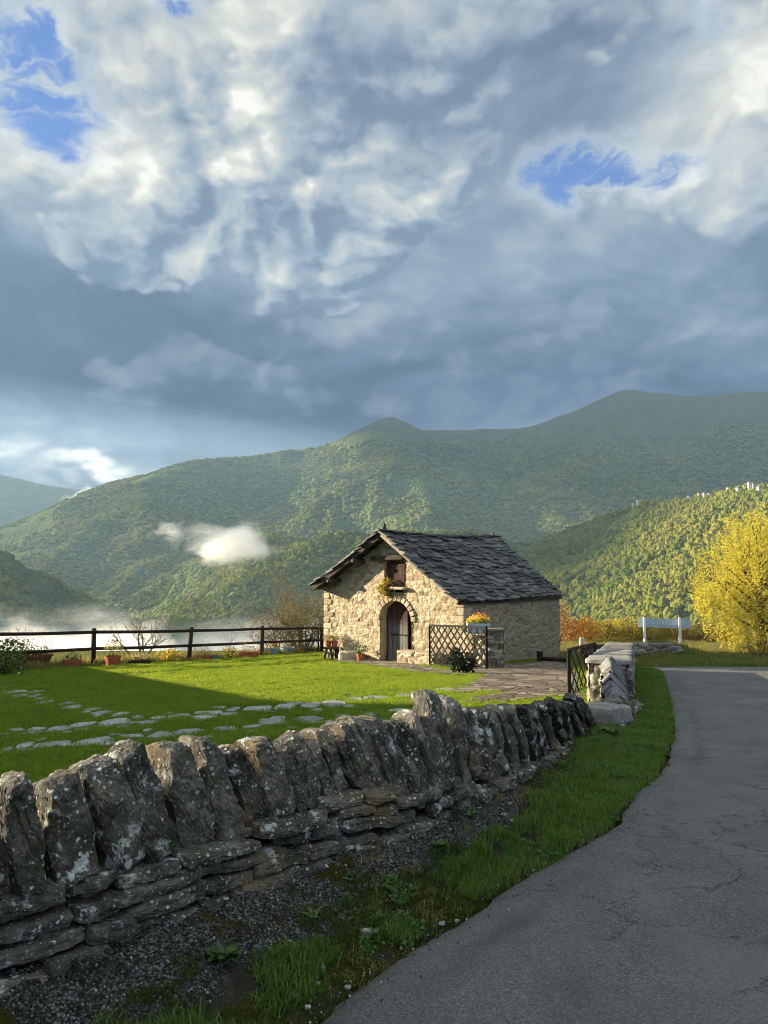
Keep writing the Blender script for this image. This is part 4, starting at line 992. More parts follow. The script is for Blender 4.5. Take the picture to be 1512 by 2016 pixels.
    def chipmat(s, p):
        r = s.rnd(); return dict(color=s.ramp(r, [(0, (.018, .018, .016)), (.5, (.105, .100, .091)), (.8, (.17, .163, .148)), (.95, (.30, .29, .26)), (1, (.46, .45, .42))]))
    material('gravel_chip', chipmat, .9, .15)
    ch = unlink_to([chip('gravel_chip', 300 + i, 'gravel_chip') for i in range(4)], 'gravel_sources')
    gp = on_verge(12000, WS[0], WS[7], -.05, .95, lambda P, g_, s2, t2: (g_ > .4) | (RNG.uniform(0, 1, len(P)) < .05))
    scat('gravel', gp - np.array([[0, 0, .004]]), .004, .014, ch, 4, 'dark gravel bedded in the bank below the wall', tilt=1.0)
    n = 900; sg = RNG.uniform(WS[1], WS[7], n); E2 = edgep(sg); Wd = wallp(sg) - E2; q = RNG.normal(0, .10, n)
    P2 = E2 + Wd / np.linalg.norm(Wd, axis=1)[:, None] * q[:, None]
    scat('road_grit', np.stack([P2[:, 0], P2[:, 1], gz(0, P2[:, 1]) + .020], -1), .004, .012, ch, 4, 'loose grit along the edge of the road', tilt=1.0)
# ------------------------------------------------------------------ the old wall beside the road: upright copings on rough courses
# (u top, v top, u bottom, v bottom, width px) of each coping read off as bearings from the camera
COP = [(-130,1560,-70,1800,90),(-45,1532,5,1775,78),(40,1510,75,1768,78),(130,1514,165,1732,104),(205,1487,262,1712,92),(272,1455,325,1692,88),(356,1452,402,1668,84),(415,1440,462,1660,62),(470,1460,512,1622,56),(528,1442,560,1608,82),(592,1438,628,1598,56),(634,1424,682,1556,46),(674,1416,738,1572,50),(714,1404,780,1560,46),(752,1402,815,1592,44),(792,1408,845,1578,44),(858,1354,882,1545,62),(898,1372,926,1560,36),(926,1390,950,1522,36),(958,1392,986,1536,38)]
u = 988; v0 = 1388
_g = random.Random(5)
while u < 1168:
    w = np.interp(u, [980, 1060, 1165], [24, 18, 13]) * _g.uniform(.8, 1.25)
    vt_ = np.interp(u, [985, 1010, 1060, 1110, 1140, 1170], [1386, 1384, 1388, 1378, 1372, 1400]) + _g.uniform(-6, 6)
    vb_ = np.interp(u + 26, [985, 1040, 1100, 1150, 1200], [1526, 1508, 1484, 1458, 1452]) + _g.uniform(-5, 5)
    COP.append((u, vt_, u + np.interp(u, [985, 1165], [30, 20]), vb_, w + 4)); u += w
_ex = []
for i in range(9, 20):
    a_, b_ = COP[i], (COP + [COP[-1]])[i + 1]
    if i == 16: continue
    f = _g.uniform(.40, .60); w = COP[i][4]
    COP[i] = (*a_[:4], w * .78); _ex.append((a_[0] + (b_[0] - a_[0]) * f + 2, a_[1] + (b_[1] - a_[1]) * f + _g.uniform(2, 22), a_[2] + (b_[2] - a_[2]) * f, a_[3] + (b_[3] - a_[3]) * f - _g.uniform(0, 20), w * _g.uniform(.42, .60)))
COP += _ex + [(-212,1592,-150,1838,84),(-300,1622,-245,1880,92),(-392,1665,-340,1930,90)]
root = thing('stone_wall', 'low dry stone wall with upright lichened coping stones beside the road', 'wall', tuple((*WALL[3], gz(0, WALL[3][1]))))
def depth_at(u): 
    p = wallp(U2S(u)); return p
for i, (ut, vt_, ub, vb_, w) in enumerate(COP):
    pb = wallp(U2S(ub)); um = (ut + ub) / 2; sm = U2S(um); pm = wallp(sm)
    a = wallp(sm + .15) - wallp(sm - .15); along = np.array([a[0], a[1], 0]); along /= np.linalg.norm(along)
    back = np.array([-along[1], along[0], 0])                         # into the wall, away from the road
    far_ = ut > 980; dep = .17 if i == 16 else .16 + .03 * random.random() if far_ else .20 + .05 * random.random()
    Yt = float(wallp(U2S(ut))[1]); T_ = np.array(at(ut, vt_, Yt + .05)); T_[2] = at(ut, vt_, Yt + dep * .85).z; B_ = np.array(at(ub, vb_, float(pb[1])))
    W3 = w * pm[1] / F / max(.45, abs(float(along @ np.array([ray(um, 1400).y, -ray(um, 1400).x, 0])) / math.hypot(ray(um, 1400).x, ray(um, 1400).y))) * .66
    hv = T_ - B_; H = np.linalg.norm(hv); ez = hv / H; ex = along - ez * (along @ ez); ex /= np.linalg.norm(ex); ey = np.cross(ez, ex); ey = ey if ey @ back > 0 else -ey
    W3 *= .80 if far_ else 1.08 if um < 480 else 1.0
    n = 26 if um < 600 else 18 if um < 980 else 11
    q, Ff = rock((2, 2, 2), 100 + i * 13, n, 14.0, .0, 8, (.86, 1.08))
    g = np.random.default_rng(900 + i); tz = (q[:, 2] + 1) / 2
    q[:, 0] *= 1 - (.62 if i == 16 else g.uniform(.06, .34)) * tz ** 2.0                        # narrower at the crest
    q[:, 2] += np.where(q[:, 2] > 0, (g.uniform(-.16, .16) * q[:, 0] - .10 * q[:, 1] ** 2) * tz, 0)
    q[:, 0] += g.uniform(-.14, .14) * np.sin(tz * 2.6 + g.uniform(0, 3))
    P = np.stack([q[:, 0] * W3 / 2, q[:, 1] * dep / 2, q[:, 2] * H / 2 * .99], 1)
    sd = float(i * 3.7)
    for j, am in ((0, .006 if um < 980 else .003), (1, .016), (2, .010)):
        P[:, j] += fbm(P[:, 0] * 9 + sd, P[:, 1] * 9, P[:, 2] * 9 + j * 7, 5, i, .62) * am * 1.9
    P[:, 1] += (ridged(P[:, 0] * 14 + sd, P[:, 2] * 3.5, 3, i) - .3) * .012 + np.abs(fbm(P[:, 0] * 26, P[:, 1] * 26, P[:, 2] * 26 + sd, 3, i + 50)) * .008
    P[:, 1] += np.floor(fbm(P[:, 0] * 6, P[:, 2] * 5 + sd, 0, 2, i + 9) * 5) * .009
    P[:, 0] += np.floor(fbm(P[:, 0] * 8, P[:, 2] * 7 + sd, 1, 2, i + 19) * 4) * (.005 if um < 980 else .002)
    c = (T_ + B_) / 2 + ey * (dep / 2)
    ab = AB(); ab.add(frame(P, c, ex, ey, ez), Ff)
    ob = ab.build('coping_stone', MATS['coping_stone'], smooth=False); adopt(root, ob)
    if i == 5: ob['label'] = 'ochre topped coping stone crusted with white lichen'
    if i == 16: ob['label'] = 'tall pointed coping stone standing above its neighbours'
# rough courses under the copings and the packed core behind them
def cop_bottom(s):
    C2 = sorted(COP, key=lambda c: c[2]); zz = [at(c[2], c[3], float(wallp(U2S(c[2]))[1])).z for c in C2]
    return np.interp(s, [float(U2S(c[2])) for c in C2], zz)
def cop_top(s):
    C2 = sorted(COP, key=lambda c: c[0] + c[2]); zz = [at(c[0], c[1], float(wallp(U2S(c[0]))[1])).z for c in C2]; return np.interp(s, [float(U2S((c[0] + c[2]) / 2)) for c in C2], zz)
ab = AB(); g = np.random.default_rng(77)
smax = float(U2S(1165))
s = WS[0]
while s < smax:                                                         # core
    L = .35; p0, p1 = wallp(s), wallp(s + L); m_ = (p0 + p1) / 2; al = np.append(unit(p1 - p0), 0); bk = np.array([-al[1], al[0], 0])
    zt = cop_bottom(s + L / 2) + .45 * (cop_top(s + L / 2) - cop_bottom(s + L / 2)); zb = gz(0, m_[1]) - .1
    q, Ff = rock((L * 1.25, .22, zt - zb), int(s * 100), 8, 9, .05, 4)
    ab.add(frame(q, np.array([m_[0], m_[1], (zt + zb) / 2]) + bk * .22, al, bk, np.array([0, 0, 1.0])), Ff); s += L
core_ob = ab.build('wall_core', material('gap_shade', flat((.016, .014, .011), .3), 1.0, 0.0)); adopt(root, core_ob); ab = AB()  # core coloured near black to deepen the shade in the gaps between stones
for lay in range(5):
    s = WS[0] + g.uniform(0, .2)
    while s < smax - .1:
        L = g.uniform(.16, .50); p0, p1 = wallp(s), wallp(s + L); m_ = (p0 + p1) / 2; al = np.append(unit(p1 - p0), 0); bk = np.array([-al[1], al[0], 0])
        zt = cop_bottom(s + L / 2) + .015; zl = gz(0, m_[1]) + BANKH(s) - .06; n_l = max(1, int(round((zt - zl) / .082)))
        if lay < n_l:
            hh = (zt - zl) / n_l; zc = zt - hh * (lay + .5) + g.uniform(-.014, .014); hz_ = hh * g.uniform(.72, .97)
            sl_ = (p1[1] - p0[1]) * SLOPE / L + g.uniform(-.05, .05); ax = unit(al + np.array([0, 0, sl_ - .03])); bz = unit(np.cross(ax, bk)); bz = bz if bz[2] > 0 else -bz
            q, Ff = rock((L * 1.02, .30, hz_), int(g.integers(1e6)), 14 if m_[1] < 6 else 7, 16, .012, 10, (.84, 1.10))
            q[:, 2] += fbm(q[:, 0] * 12 + s, q[:, 1] * 12, q[:, 2] * 25, 4, lay) * .014; q[:, 1] += np.floor(fbm(q[:, 0] * 7 + s, 0, q[:, 2] * 16, 3, lay + 5) * 5) * .008
            ab.add(frame(q, np.array([m_[0], m_[1], zc]) + bk * (.135 + g.uniform(-.035, .03) + .01 * lay * -1), ax, bk, bz), Ff)
        s += L * g.uniform(.98, 1.06)
# small pinning stones
for k in range(90):
    s = g.uniform(WS[1], smax); p = wallp(s); a_ = wallp(s + .1) - p; al = np.append(unit(a_), 0); bk = np.array([-al[1], al[0], 0])
    zz = cop_bottom(s) + g.uniform(-.22, .05); sz = g.uniform(.03, .09); q, Ff = rock((sz * 1.6, sz, sz), int(g.integers(1e6)), 5, 4, .05, 8)
    ab.add(frame(q, np.array([p[0], p[1], zz]) + bk * g.uniform(.01, .05), al, bk, np.array([0, 0, 1.0])), Ff)
ob = ab.build('wall_course', MATS['coping_stone'], smooth=False); adopt(root, ob)
# bent grey spout between two copings
p = at(222, 1700, float(wallp(U2S(222))[1]) - .01); mb = MB()
sc_ = p.y / F; q = [p + Vector((a * sc_, 0, -b * sc_)) for a, b in ((-18, -40), (2, -34), (9, -30), (10, -20), (4, 0), (-6, 12))]
mb.tube(q, [.0045] * 6, 6); mb.box(p + Vector((-4 * sc_, .02, .02)), (.045, .006, .10), Matrix.Rotation(.2, 3, 'Y'))
ob = mb.build('drain_spout', MATS['sign_blue']); ob.data.materials[0] = material('dull_zinc', flat((.16, .17, .175)), .5, .5)
tag(ob, 'bent grey metal drain spout poking out between two coping stones', 'drain spout')

# ------------------------------------------------------------------ gate wall further down: flat capped wall, stepped tail of leaning slates, seat block
W2a, W2b = np.array([4.1, 13.7]), np.array([6.95, 22.0]); e2 = unit(W2b - W2a); nr2 = np.array([e2[1], -e2[0]]); L2 = np.linalg.norm(W2b - W2a); TH = .33
root2 = thing('stone_wall', 'mortared garden wall with flat grey capstones running downhill from the gate', 'wall', (*((W2a + W2b) / 2), gz(0, 17.8)))
ab = AB(); zt2 = lambda y: gz(0, y) + .72
for sgn in (1, -1):
    o2 = W2a + nr2 * TH * sgn; add_rubble(ab, o2, e2, nr2 * sgn, 0, L2, lambda t: zt2(W2a[1] + e2[1] * t), gz(0, 22) - .3, cell=(.30, .13), res=.04, depth=.05, seed=21 + sgn)
for P0, nn, w_ in ((W2a, -e2, 1), (W2b, e2, -1)):
    o2 = P0 - nr2 * TH; add_rubble(ab, o2, nr2, nn, 0, 2 * TH, lambda t: zt2(P0[1]), gz(0, P0[1]) - .3, cell=(.30, .13), res=.03, depth=.05, seed=31)
ob = ab.build('wall_body', MATS['gate_stone']); adopt(root2, ob)
t = -.08; g = np.random.default_rng(8)
while t < L2:
    L = g.uniform(.55, 1.0); c = W2a + e2 * (t + L / 2); ax = unit(np.array([e2[0], e2[1], SLOPE * e2[1]])); q, Ff = rock((L * .99, 2 * TH + g.uniform(.06, .16), .10), int(g.integers(1e6)), 12, 9, .010, 7, (.86, 1.03))
    nr3 = np.array([nr2[0], nr2[1], 0]); ab = AB(); ab.add(frame(q, (c[0], c[1], zt2(c[1]) + .045), ax, nr3, np.cross(ax, nr3) * (1 if np.cross(ax, nr3)[2] > 0 else -1)), Ff)
    ob = ab.build('capstone', MATS['cap_stone']); adopt(root2, ob); t += L
# stepped tail
Ta, Tb = np.array([3.60, 11.5]), W2a + e2 * .05 + nr2 * .12; e3 = unit(Tb - Ta); n3 = np.array([e3[1], -e3[0]]); L3 = np.linalg.norm(Tb - Ta)
root3 = thing('stone_wall', 'short sloping wall end roofed with leaning grey slates below the flat capped wall', 'wall', (*((Ta + Tb) / 2), gz(0, 12.6)))
tz3 = lambda t: gz(0, Ta[1] + e3[1] * t) + .22 + .50 * sstep(0, L3 * .9, t)
ab = AB()
for sgn in (1, -1): add_rubble(ab, Ta + n3 * .19 * sgn, e3, n3 * sgn, 0, L3, lambda t: float(tz3(t)) - .04, gz(0, 14) - .3, cell=(.26, .11), res=.03, depth=.06, seed=41 + sgn)
add_rubble(ab, Ta - n3 * .19, n3, -e3, 0, .38, lambda t: float(tz3(0)) + .18 - abs(t - .19) * .6, gz(0, 11.4) - .3, cell=(.24, .11), res=.03, depth=.05, seed=44)
ob = ab.build('wall_body', MATS['gate_stone']); adopt(root3, ob)
for k in range(9):
    t = L3 * (k + .35 + g.uniform(-.2, .2)) / 9; c = Ta + e3 * t - n3 * .09; zc = float(tz3(t)) + .10
    for sgn in (1, -1):
        L = g.uniform(.50, .74) if sgn > 0 else g.uniform(.16, .26); dn = unit(np.array([n3[0] * sgn * .62, n3[1] * sgn * .62, -.70])); ax = unit(np.array([e3[0], e3[1], .22 + g.uniform(-.22, .22)])); up = np.cross(ax, dn); up = up if up[2] > 0 else -up; ax = np.cross(dn, up)
        q, Ff = rock((L3 / 9 * g.uniform(1.05, 1.5), L, .035), int(g.integers(1e6)), 8, 9, .012, 7, (.86, 1.03))
        cc = np.array([c[0], c[1], zc]) + dn * (L * .46) + up * g.uniform(.0, .03)
        ab = AB(); ab.add(frame(q, cc, ax, dn, up), Ff); ob = ab.build('slate', MATS['wall_slate']); adopt(root3, ob)
# tumbled stones against the foot
for k in range(10):
    p = np.array([g.uniform(3.55, 4.35), 0]); p[1] = np.interp(p[0], [3.4, 4.4], [10.7, 13.2]) + g.uniform(-.1, .15); sz = g.uniform(.08, .22)
    q, Ff = rock((sz * 1.5, sz, sz * .6), int(g.integers(1e6)), 7, 4, .04, 9); ab = AB(); ab.add(frame(q, (p[0], p[1], gz(0, p[1]) + sz * .18 + .02), *np.eye(3)), Ff)
    ob = ab.build('fallen_stone', MATS['cap_stone']); tag(ob, 'rough grey stone lying at the foot of the sloping wall end', 'stone', 'tumbled stones below the gate wall')
# seat block
c = at(1180, 1408, 10.75); q, Ff = rock((.50, .62, .26), 61, 14, 9, .012, 6, (.88, 1.03)); ab = AB(); ab.add(frame(q, (3.18, 10.85, gz(0, 10.8) + .20), unit(np.array([.85, .5, 0])), unit(np.array([-.5, .85, -.05])), np.array([0, 0, 1.0])), Ff)
ob = ab.build('stone_block', MATS['cap_stone']); tag(ob, 'flat topped sandstone block at the lower end of the old coping wall', 'stone block')
for k in range(7):
    q, Ff = rock((.2, .16, .10), 700 + k, 6, 5, .03, 8); ab = AB(); ab.add(frame(q, (2.98 + .11 * k % .5, 10.62 + (k % 3) * .12, gz(0, 10.7) + .05), *np.eye(3)), Ff)
    ob = ab.build('packing_stone', MATS['coping_stone']); tag(ob, 'small dark stone packed beneath the flat sandstone block', 'stone', 'packing stones under the flat block')
# ------------------------------------------------------------------ the stone barn
BL, BR = np.array([-2.26, 28.4]), np.array([2.62, 24.3]); be = unit(BR - BL); bn = np.array([be[1], -be[0]]); bd = -bn; BW = np.linalg.norm(BR - BL); BD = 6.7
def fac(u, v):
    d = ray(u, v); t = ((BL[0]) * bn[0] + BL[1] * bn[1]) / (d.x * bn[0] + d.y * bn[1]); P = np.array([d.x * t, d.y * t])
    return float((P - BL) @ be), CAMZ + d.z * t
def bp(s, z, off=0.0, dp=0.0): return np.array([*(BL + be * s + bn * off + bd * dp), z])
SM = fac(766, 1063)[0]; ZL, ZR, ZA = 1.02, .52, 2.78
gable = lambda s: (ZL + (ZA - ZL) * s / SM) if s < SM else ZA + (ZR - ZA) * (s - SM) / (BW - SM)
root = thing('barn', 'small sunlit rubble stone barn with a dark stone slate roof and arched doorway', 'barn', tuple(bp(BW / 2, gz(0, 26), 0, BD / 2)))
dl, dr = fac(749, 1240)[0], fac(811, 1240)[0]; dtop = fac(780, 1183)[1]; spring = dtop - (dr - dl) / 2; dc = (dl + dr) / 2; rad = (dr - dl) / 2
wl, wr = fac(758, 1130)[0], fac(797, 1130)[0]; wt_, wb_ = fac(777, 1103)[1], fac(777, 1155)[1]
nl, nr_ = fac(780, 1160)[0], fac(794, 1160)[0]; nt_, nb_ = fac(787, 1157)[1], fac(787, 1166)[1]
def hole(s, z):
    d = (s > dl) & (s < dr) & (z < spring) | (np.hypot(s - dc, z - spring) < rad)
    return d | ((s > wl) & (s < wr) & (z > wb_) & (z < wt_))
ab = AB(); ZB = -2.2
add_rubble(ab, BL, be, bn, 0, BW, gable, ZB, cell=(.25, .125), res=.030, depth=.020, hole=hole, seed=3)
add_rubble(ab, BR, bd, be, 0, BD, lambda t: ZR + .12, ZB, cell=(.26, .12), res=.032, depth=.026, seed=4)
add_rubble(ab, BL, bd, -be, 0, BD, lambda t: ZL + .1, ZB, cell=(.34, .17), res=.08, depth=.04, seed=5)
add_rubble(ab, BL + bd * BD, be, bd, 0, BW, gable, ZB, cell=(.36, .17), res=.08, depth=.04, seed=6)
# reveals of the doorway and loft opening
arch = [(dl, ZB)] + [(dc - rad * math.cos(a), spring + rad * math.sin(a)) for a in np.linspace(0, math.pi, 22)] + [(dr, ZB)]
def reveal(pts, depth, close=False):
    pts = [tuple(p) for p in pts]; dense = []
    for a, b in zip(pts[:-1], pts[1:]):
        n = max(1, int(math.hypot(b[0] - a[0], b[1] - a[1]) / .08)); dense += [(a[0] + (b[0] - a[0]) * k / n, a[1] + (b[1] - a[1]) * k / n) for k in range(n)]
    dense.append(pts[-1]); m_ = 7; V_ = []
    for (s, z) in dense:
        for k in range(m_): q = bp(s, z, .045 - k * depth / (m_ - 1)); V_.append(q)
    V_ = np.array(V_); V_ += (fbm(V_[:, 0] * 6, V_[:, 1] * 6, V_[:, 2] * 6, 3, 9) * .025)[:, None] * np.array([be[0], be[1], .6]); nd = len(dense)
    Zz = V_[:, 2]; f1, f2, cid = worley(Zz / .2, (V_ @ np.array([bd[0], bd[1], 0])) / .3, 8)
    ab.add(V_, grid_faces(nd, m_), cid=cid, edge=.3)
reveal(arch, .42); reveal([(wl, wb_), (wl, wt_), (wr, wt_), (wr, wb_), (wl, wb_)], .22)
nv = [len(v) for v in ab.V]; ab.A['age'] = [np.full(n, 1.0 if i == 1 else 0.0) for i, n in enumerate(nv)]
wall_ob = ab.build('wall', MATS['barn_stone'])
objs = [wall_ob]
# interior darkness: the barn really is a closed shell; a floor and an inner lining
mb = MB()
q = [bp(.35, ZB + .3, -.45), bp(BW - .35, ZB + .3, -.45), bp(BW - .35, ZB + .3, 0, BD - .3), bp(.35, ZB + .3, 0, BD - .3)]
mb.add(q, [(0, 1, 2, 3)]); fl = mb.build('floor', MATS['potting_soil']); objs.append(fl)
# arch stones standing slightly proud
ab = AB(); g = np.random.default_rng(12)
for k in range(13):
    a = math.pi * (k + .5) / 13; s, z = dc - (rad + .10) * math.cos(a), spring + (rad + .10) * math.sin(a)
    q, Ff = rock((.17, .14, .20), 400 + k, 6, 9, .01, 6, (.88, 1.05)); ez = np.array([be[0] * -math.cos(a), be[1] * -math.cos(a), math.sin(a)]); ey = np.array([bn[0], bn[1], 0]); ex = np.cross(ez, ey)
    ab.add(frame(q, bp(s, z, .0), ex, ey, ez), Ff, cid=g.uniform(.2, .9), edge=.4)
arch_ob = ab.build('door_arch', MATS['barn_stone']); objs.append(arch_ob)
# larger dressed stones up the corners
for s_q, sgn in ((0.0, 1), (BW, -1)):
    z = ZB + .5; k = 0
    while z < (ZL if sgn > 0 else ZR) - .12:
        h = g.uniform(.17, .27); w = g.uniform(.40, .58) if k % 2 else g.uniform(.24, .34); q, Ff = rock((w, .30 if k % 2 else .50, h * .96), 500 + k + (50 if sgn < 0 else 0), 9, 10, .010, 6, (.90, 1.06))
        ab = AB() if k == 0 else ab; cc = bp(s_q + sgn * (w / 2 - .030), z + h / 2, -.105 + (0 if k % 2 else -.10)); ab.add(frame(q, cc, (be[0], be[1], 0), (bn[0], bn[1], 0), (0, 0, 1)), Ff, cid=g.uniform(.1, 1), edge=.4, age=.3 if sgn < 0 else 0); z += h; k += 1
    qo = ab.build('corner_stones', MATS['barn_stone']); objs.append(qo)
# plank door, hung on the left, a leaf standing open on the right shows the dark inside
sl_, sr_ = fac(759, 1240)[0], fac(793, 1240)[0]; mb = MB(); n = 4; zb = gz(0, 26.2) + .02
for k in range(n):
    s0, s1 = sl_ - .12 + (sr_ - sl_ + .12) * k / n, sl_ - .12 + (sr_ - sl_ + .12) * (k + 1) / n - .012; sm_ = (s0 + s1) / 2
    h = spring + math.sqrt(max(.02, (rad + .06) ** 2 - min(rad + .05, abs(sm_ - dc)) ** 2)); zc = (zb + h) / 2
    mb.box(bp(sm_, zc, -.30), (s1 - s0, .045, h - zb), Matrix(((be[0], bn[0], 0), (be[1], bn[1], 0), (0, 0, 1))))
def door_wood(s, p):
    P = s.vm('MULTIPLY', s.pos(), (16, 16, 1.4)); n = s.noise(P, 1.0, 5, .65, .4); Xx, Yy, Zz = s.sep(s.pos())
    grey = s.ramp(n, [(.3, (.055, .050, .045)), (.55, (.12, .112, .104)), (.75, (.21, .20, .185))]); red = s.ramp(n, [(.3, (.022, .012, .010)), (.6, (.065, .036, .030)), (.8, (.13, .085, .07))])
    return dict(color=s.mix(s.mr(Zz + (n - .5) * .9, -.55, .05, smooth=True), grey, red), normal=s.bump(n, .8, .01))
material('door_wood', door_wood, .9, .1)
door = mb.build('door', MATS['door_wood'], label='weathered plank door, grey below and reddish above'); objs.append(door)
mb = MB(); 
for zz in (.90,): mb.box(bp((sl_ + sr_) / 2, zb + zz, -.27), (sr_ - sl_ - .05, .012, .05), Matrix(((be[0], bn[0], 0), (be[1], bn[1], 0), (0, 0, 1))))
mb.lathe([(.0, 0), (.025, .005), (.028, .02), (.0, .03)], bp(sr_ - .08, zb + .885, -.268), 10)
dh = mb.build('latch', MATS['black_iron']); dh.parent = door
# loft shutter of dark red boards
mb = MB(); n = 5
BM = Matrix(((be[0], bn[0], 0), (be[1], bn[1], 0), (0, 0, 1)))
for k in range(n):
    s0, s1 = wl + (wr - wl) * k / n + .005, wl + (wr - wl) * (k + 1) / n - .005; mb.box(bp((s0 + s1) / 2, (wt_ + wb_) / 2, -.13), (s1 - s0, .04, wt_ - wb_ - .02), BM)
mb.box(bp((wl + wr) / 2, wt_ - .18, -.10), (wr - wl - .06, .02, .08), BM); mb.box(bp((wl + wr) / 2, wb_ + .2, -.10), (wr - wl - .06, .02, .08), BM)
sh = mb.build('shutter', MATS['red_plank'], label='dark red plank shutter closing the loft opening'); objs.append(sh)
mb = MB(); mb.box(bp((nl + nr_) / 2, (nt_ + nb_) / 2, .02), (nr_ - nl, .10, nt_ - nb_), BM, jit=.01); nic = mb.build('vent', MATS['dark_void'], label='small dark vent below the loft shutter'); objs.append(nic)
a, b = fac(735, 1097)[0], fac(799, 1097)[0]
mb = MB(); q_, Ff = rock((b - a, .30, .16), 55, 10, 10, .012, 6, (.88, 1.05)); ab = AB(); ab.add(frame(q_, bp((a + b) / 2, wt_ + .085, .02), (be[0], be[1], 0), (bn[0], bn[1], 0), (0, 0, 1)), Ff); lt_ = ab.build('lintel', MATS['old_beam']); objs.append(lt_)
ab = AB(); q_, Ff = rock((wr - wl + .3, .34, .10), 56, 8, 10, .012, 6, (.88, 1.05)); ab.add(frame(q_, bp((wl + wr) / 2, wb_ - .05, .05), (be[0], be[1], 0), (bn[0], bn[1], 0), (0, 0, 1)), Ff, cid=.7, edge=.4); sil = ab.build('window_sill', MATS['barn_stone']); objs.append(sil)
# ---- roof: two slopes of overlapping stone slates
OF, OR_, OVR, OVL = .50, .30, .10, .17
ridge0, ridge1 = bp(SM, 2.98, OF), bp(SM, 3.06, 0, BD + OR_ + .25)
er0, er1 = bp(BW + OVR, .60, OF - .02), bp(BW + OVR, .60, 0, BD + .12)
el0, el1 = bp(-OVL, .98, OF + .12), bp(-OVL, .98, 0, BD + .2)
def slope(r0, r1, e0, e1, rows, seed, sag):
    ab = AB(); g = np.random.default_rng(seed)
    nn = np.cross(r1 - r0, e0 - r0); nn /= np.linalg.norm(nn); nn = nn if nn[2] > 0 else -nn
    def pt(a, b):
        p = (r0 * (1 - a) + r1 * a) * (1 - b) + (e0 * (1 - a) + e1 * a) * b
        return p + np.array([0, 0, -sag * math.sin(math.pi * a) * (1 - b * .6) - .05 * math.sin(math.pi * b) + .025 * float(fbm(a * 5, b * 5, 0, 2, seed))])
    Lr = np.linalg.norm(r1 - r0)
    for k in range(rows):
        b = 1 - (k + .0) / rows; a = g.uniform(-.03, 0); dn = unit(e0 - r0)
        while a < 1:
            w = g.uniform(.20, .70) / Lr; a1 = min(a + w, 1.0 + g.uniform(0, .01)); bl = b + g.uniform(-.010, .016); bu = b - 1.9 / rows; th = g.uniform(.030, .075)
            am = (a + a1) / 2; lift = .026 + .06 * g.uniform(0, 1); tw = g.uniform(-.012, .012)
            # outline of the slate, lower edge chipped
            o_ = [(a + .001, bu), (a1 - .001, bu), (a1 - .001 * g.uniform(0, 6), bl - g.uniform(0, .012)), (am + w * g.uniform(.1, .3), bl + g.uniform(-.003, .008)), (am - w * g.uniform(.1, .3), bl + g.uniform(-.003, .008)), (a + .001 * g.uniform(0, 6), bl - g.uniform(0, .012))]
            lo = [pt(x, max(y, -.02)) + nn * ((lift if y > bu + 1e-6 else .0) + tw * (1 if x > am else -1)) for x, y in o_]
            V_ = np.array([p for p in lo] + [p + nn * th for p in lo]); c = g.uniform(0, 1)
            F4 = [(6, 7, 8, 11), (8, 9, 10, 11)] + [(i, (i + 1) % 6, 6 + (i + 1) % 6, 6 + i) for i in range(6)] + [(5, 2, 1, 0), (5, 4, 3, 2)]
            ab.add(V_, F4, cid=c); a = a1
    return ab
ab = slope(ridge0, ridge1, er0, er1, 21, 91, .10); ab2 = slope(ridge0, ridge1, el0, el1, 19, 92, .08)
for Vv, Ff, cc in zip(ab2.V, ab2.F, ab2.A['cid']): ab.V.append(Vv); ab.F.append(Ff - 0 + 0); ab.A['cid'].append(cc)
# re-index the second slope behind the first
ab.n = 0; F_ = []; base = 0; cnt1 = len(ab2.V)
for i, Vv in enumerate(ab.V):
    Ff = ab.F[i]; F_.append(Ff - Ff.min() + base); base += len(Vv)
ab.F = F_
g = np.random.default_rng(93)
t = 0; Lr = np.linalg.norm(ridge1 - ridge0); ax = unit(ridge1 - ridge0)
off_n = base
while t < Lr:                                                           # ridge stones
    L = g.uniform(.25, .5); p = ridge0 + ax * (t + L / 2) + np.array([0, 0, .03 - .10 * math.sin(math.pi * t / Lr) + g.uniform(-.01, .02)])
    q_, Ff = rock((L * 1.1, .42, .06), int(g.integers(1e6)), 4, 8, .02, 6, (.85, 1.04)); sd_ = np.cross(ax, (0, 0, 1)); sd_ /= np.linalg.norm(sd_)
    Vv = frame(q_, p, ax, sd_, np.cross(sd_, ax)); ab.V.append(Vv); ab.F.append(Ff + off_n); ab.A['cid'].append(np.full(len(Vv), g.uniform(0, .8))); off_n += len(Vv); t += L
roof = ab.build('roof', MATS['roof_slate'], smooth=False); objs.append(roof)
mb = MB()                                                               # boarding under the slates
for r0, r1, e0, e1 in ((ridge0, ridge1, er0, er1), (ridge0, ridge1, el0, el1)):
    i0 = (e0 - r0) * .01; dn_ = np.array([0, 0, -.035]); q = [r0 + dn_ - bd_ * 0 for bd_ in (0,)] ; ins = np.array([bd[0], bd[1], 0]) * .05
    A_, B_, C_, D_ = r0 + dn_ + ins, r1 + dn_ - ins - np.array([0, 0, .10]), e1 + dn_ - ins, e0 + dn_ + ins; th = np.array([0, 0, -.04])
    # follow the sag of the slates so that the boards stay beneath
    n_ = 8; V_ = []
    for i in range(n_ + 1):
        a_ = i / n_; up_ = (r0 + (r1 - r0) * a_) + dn_ - np.array([0, 0, .11 * math.sin(math.pi * a_) + .03]); lo_ = (e0 + (e1 - e0) * a_) + dn_ - np.array([0, 0, .02])
        V_ += [up_, lo_, up_ + th, lo_ + th]
    fs = []
    for i in range(n_):
        k = i * 4; fs += [(k, k + 1, k + 5, k + 4), (k + 2, k + 6, k + 7, k + 3), (k + 1, k + 3, k + 7, k + 5)]
    fs += [(0, 2, 3, 1)]; mb.add(V_, fs)
brd = mb.build('roof_board', MATS['old_beam'], roof); 
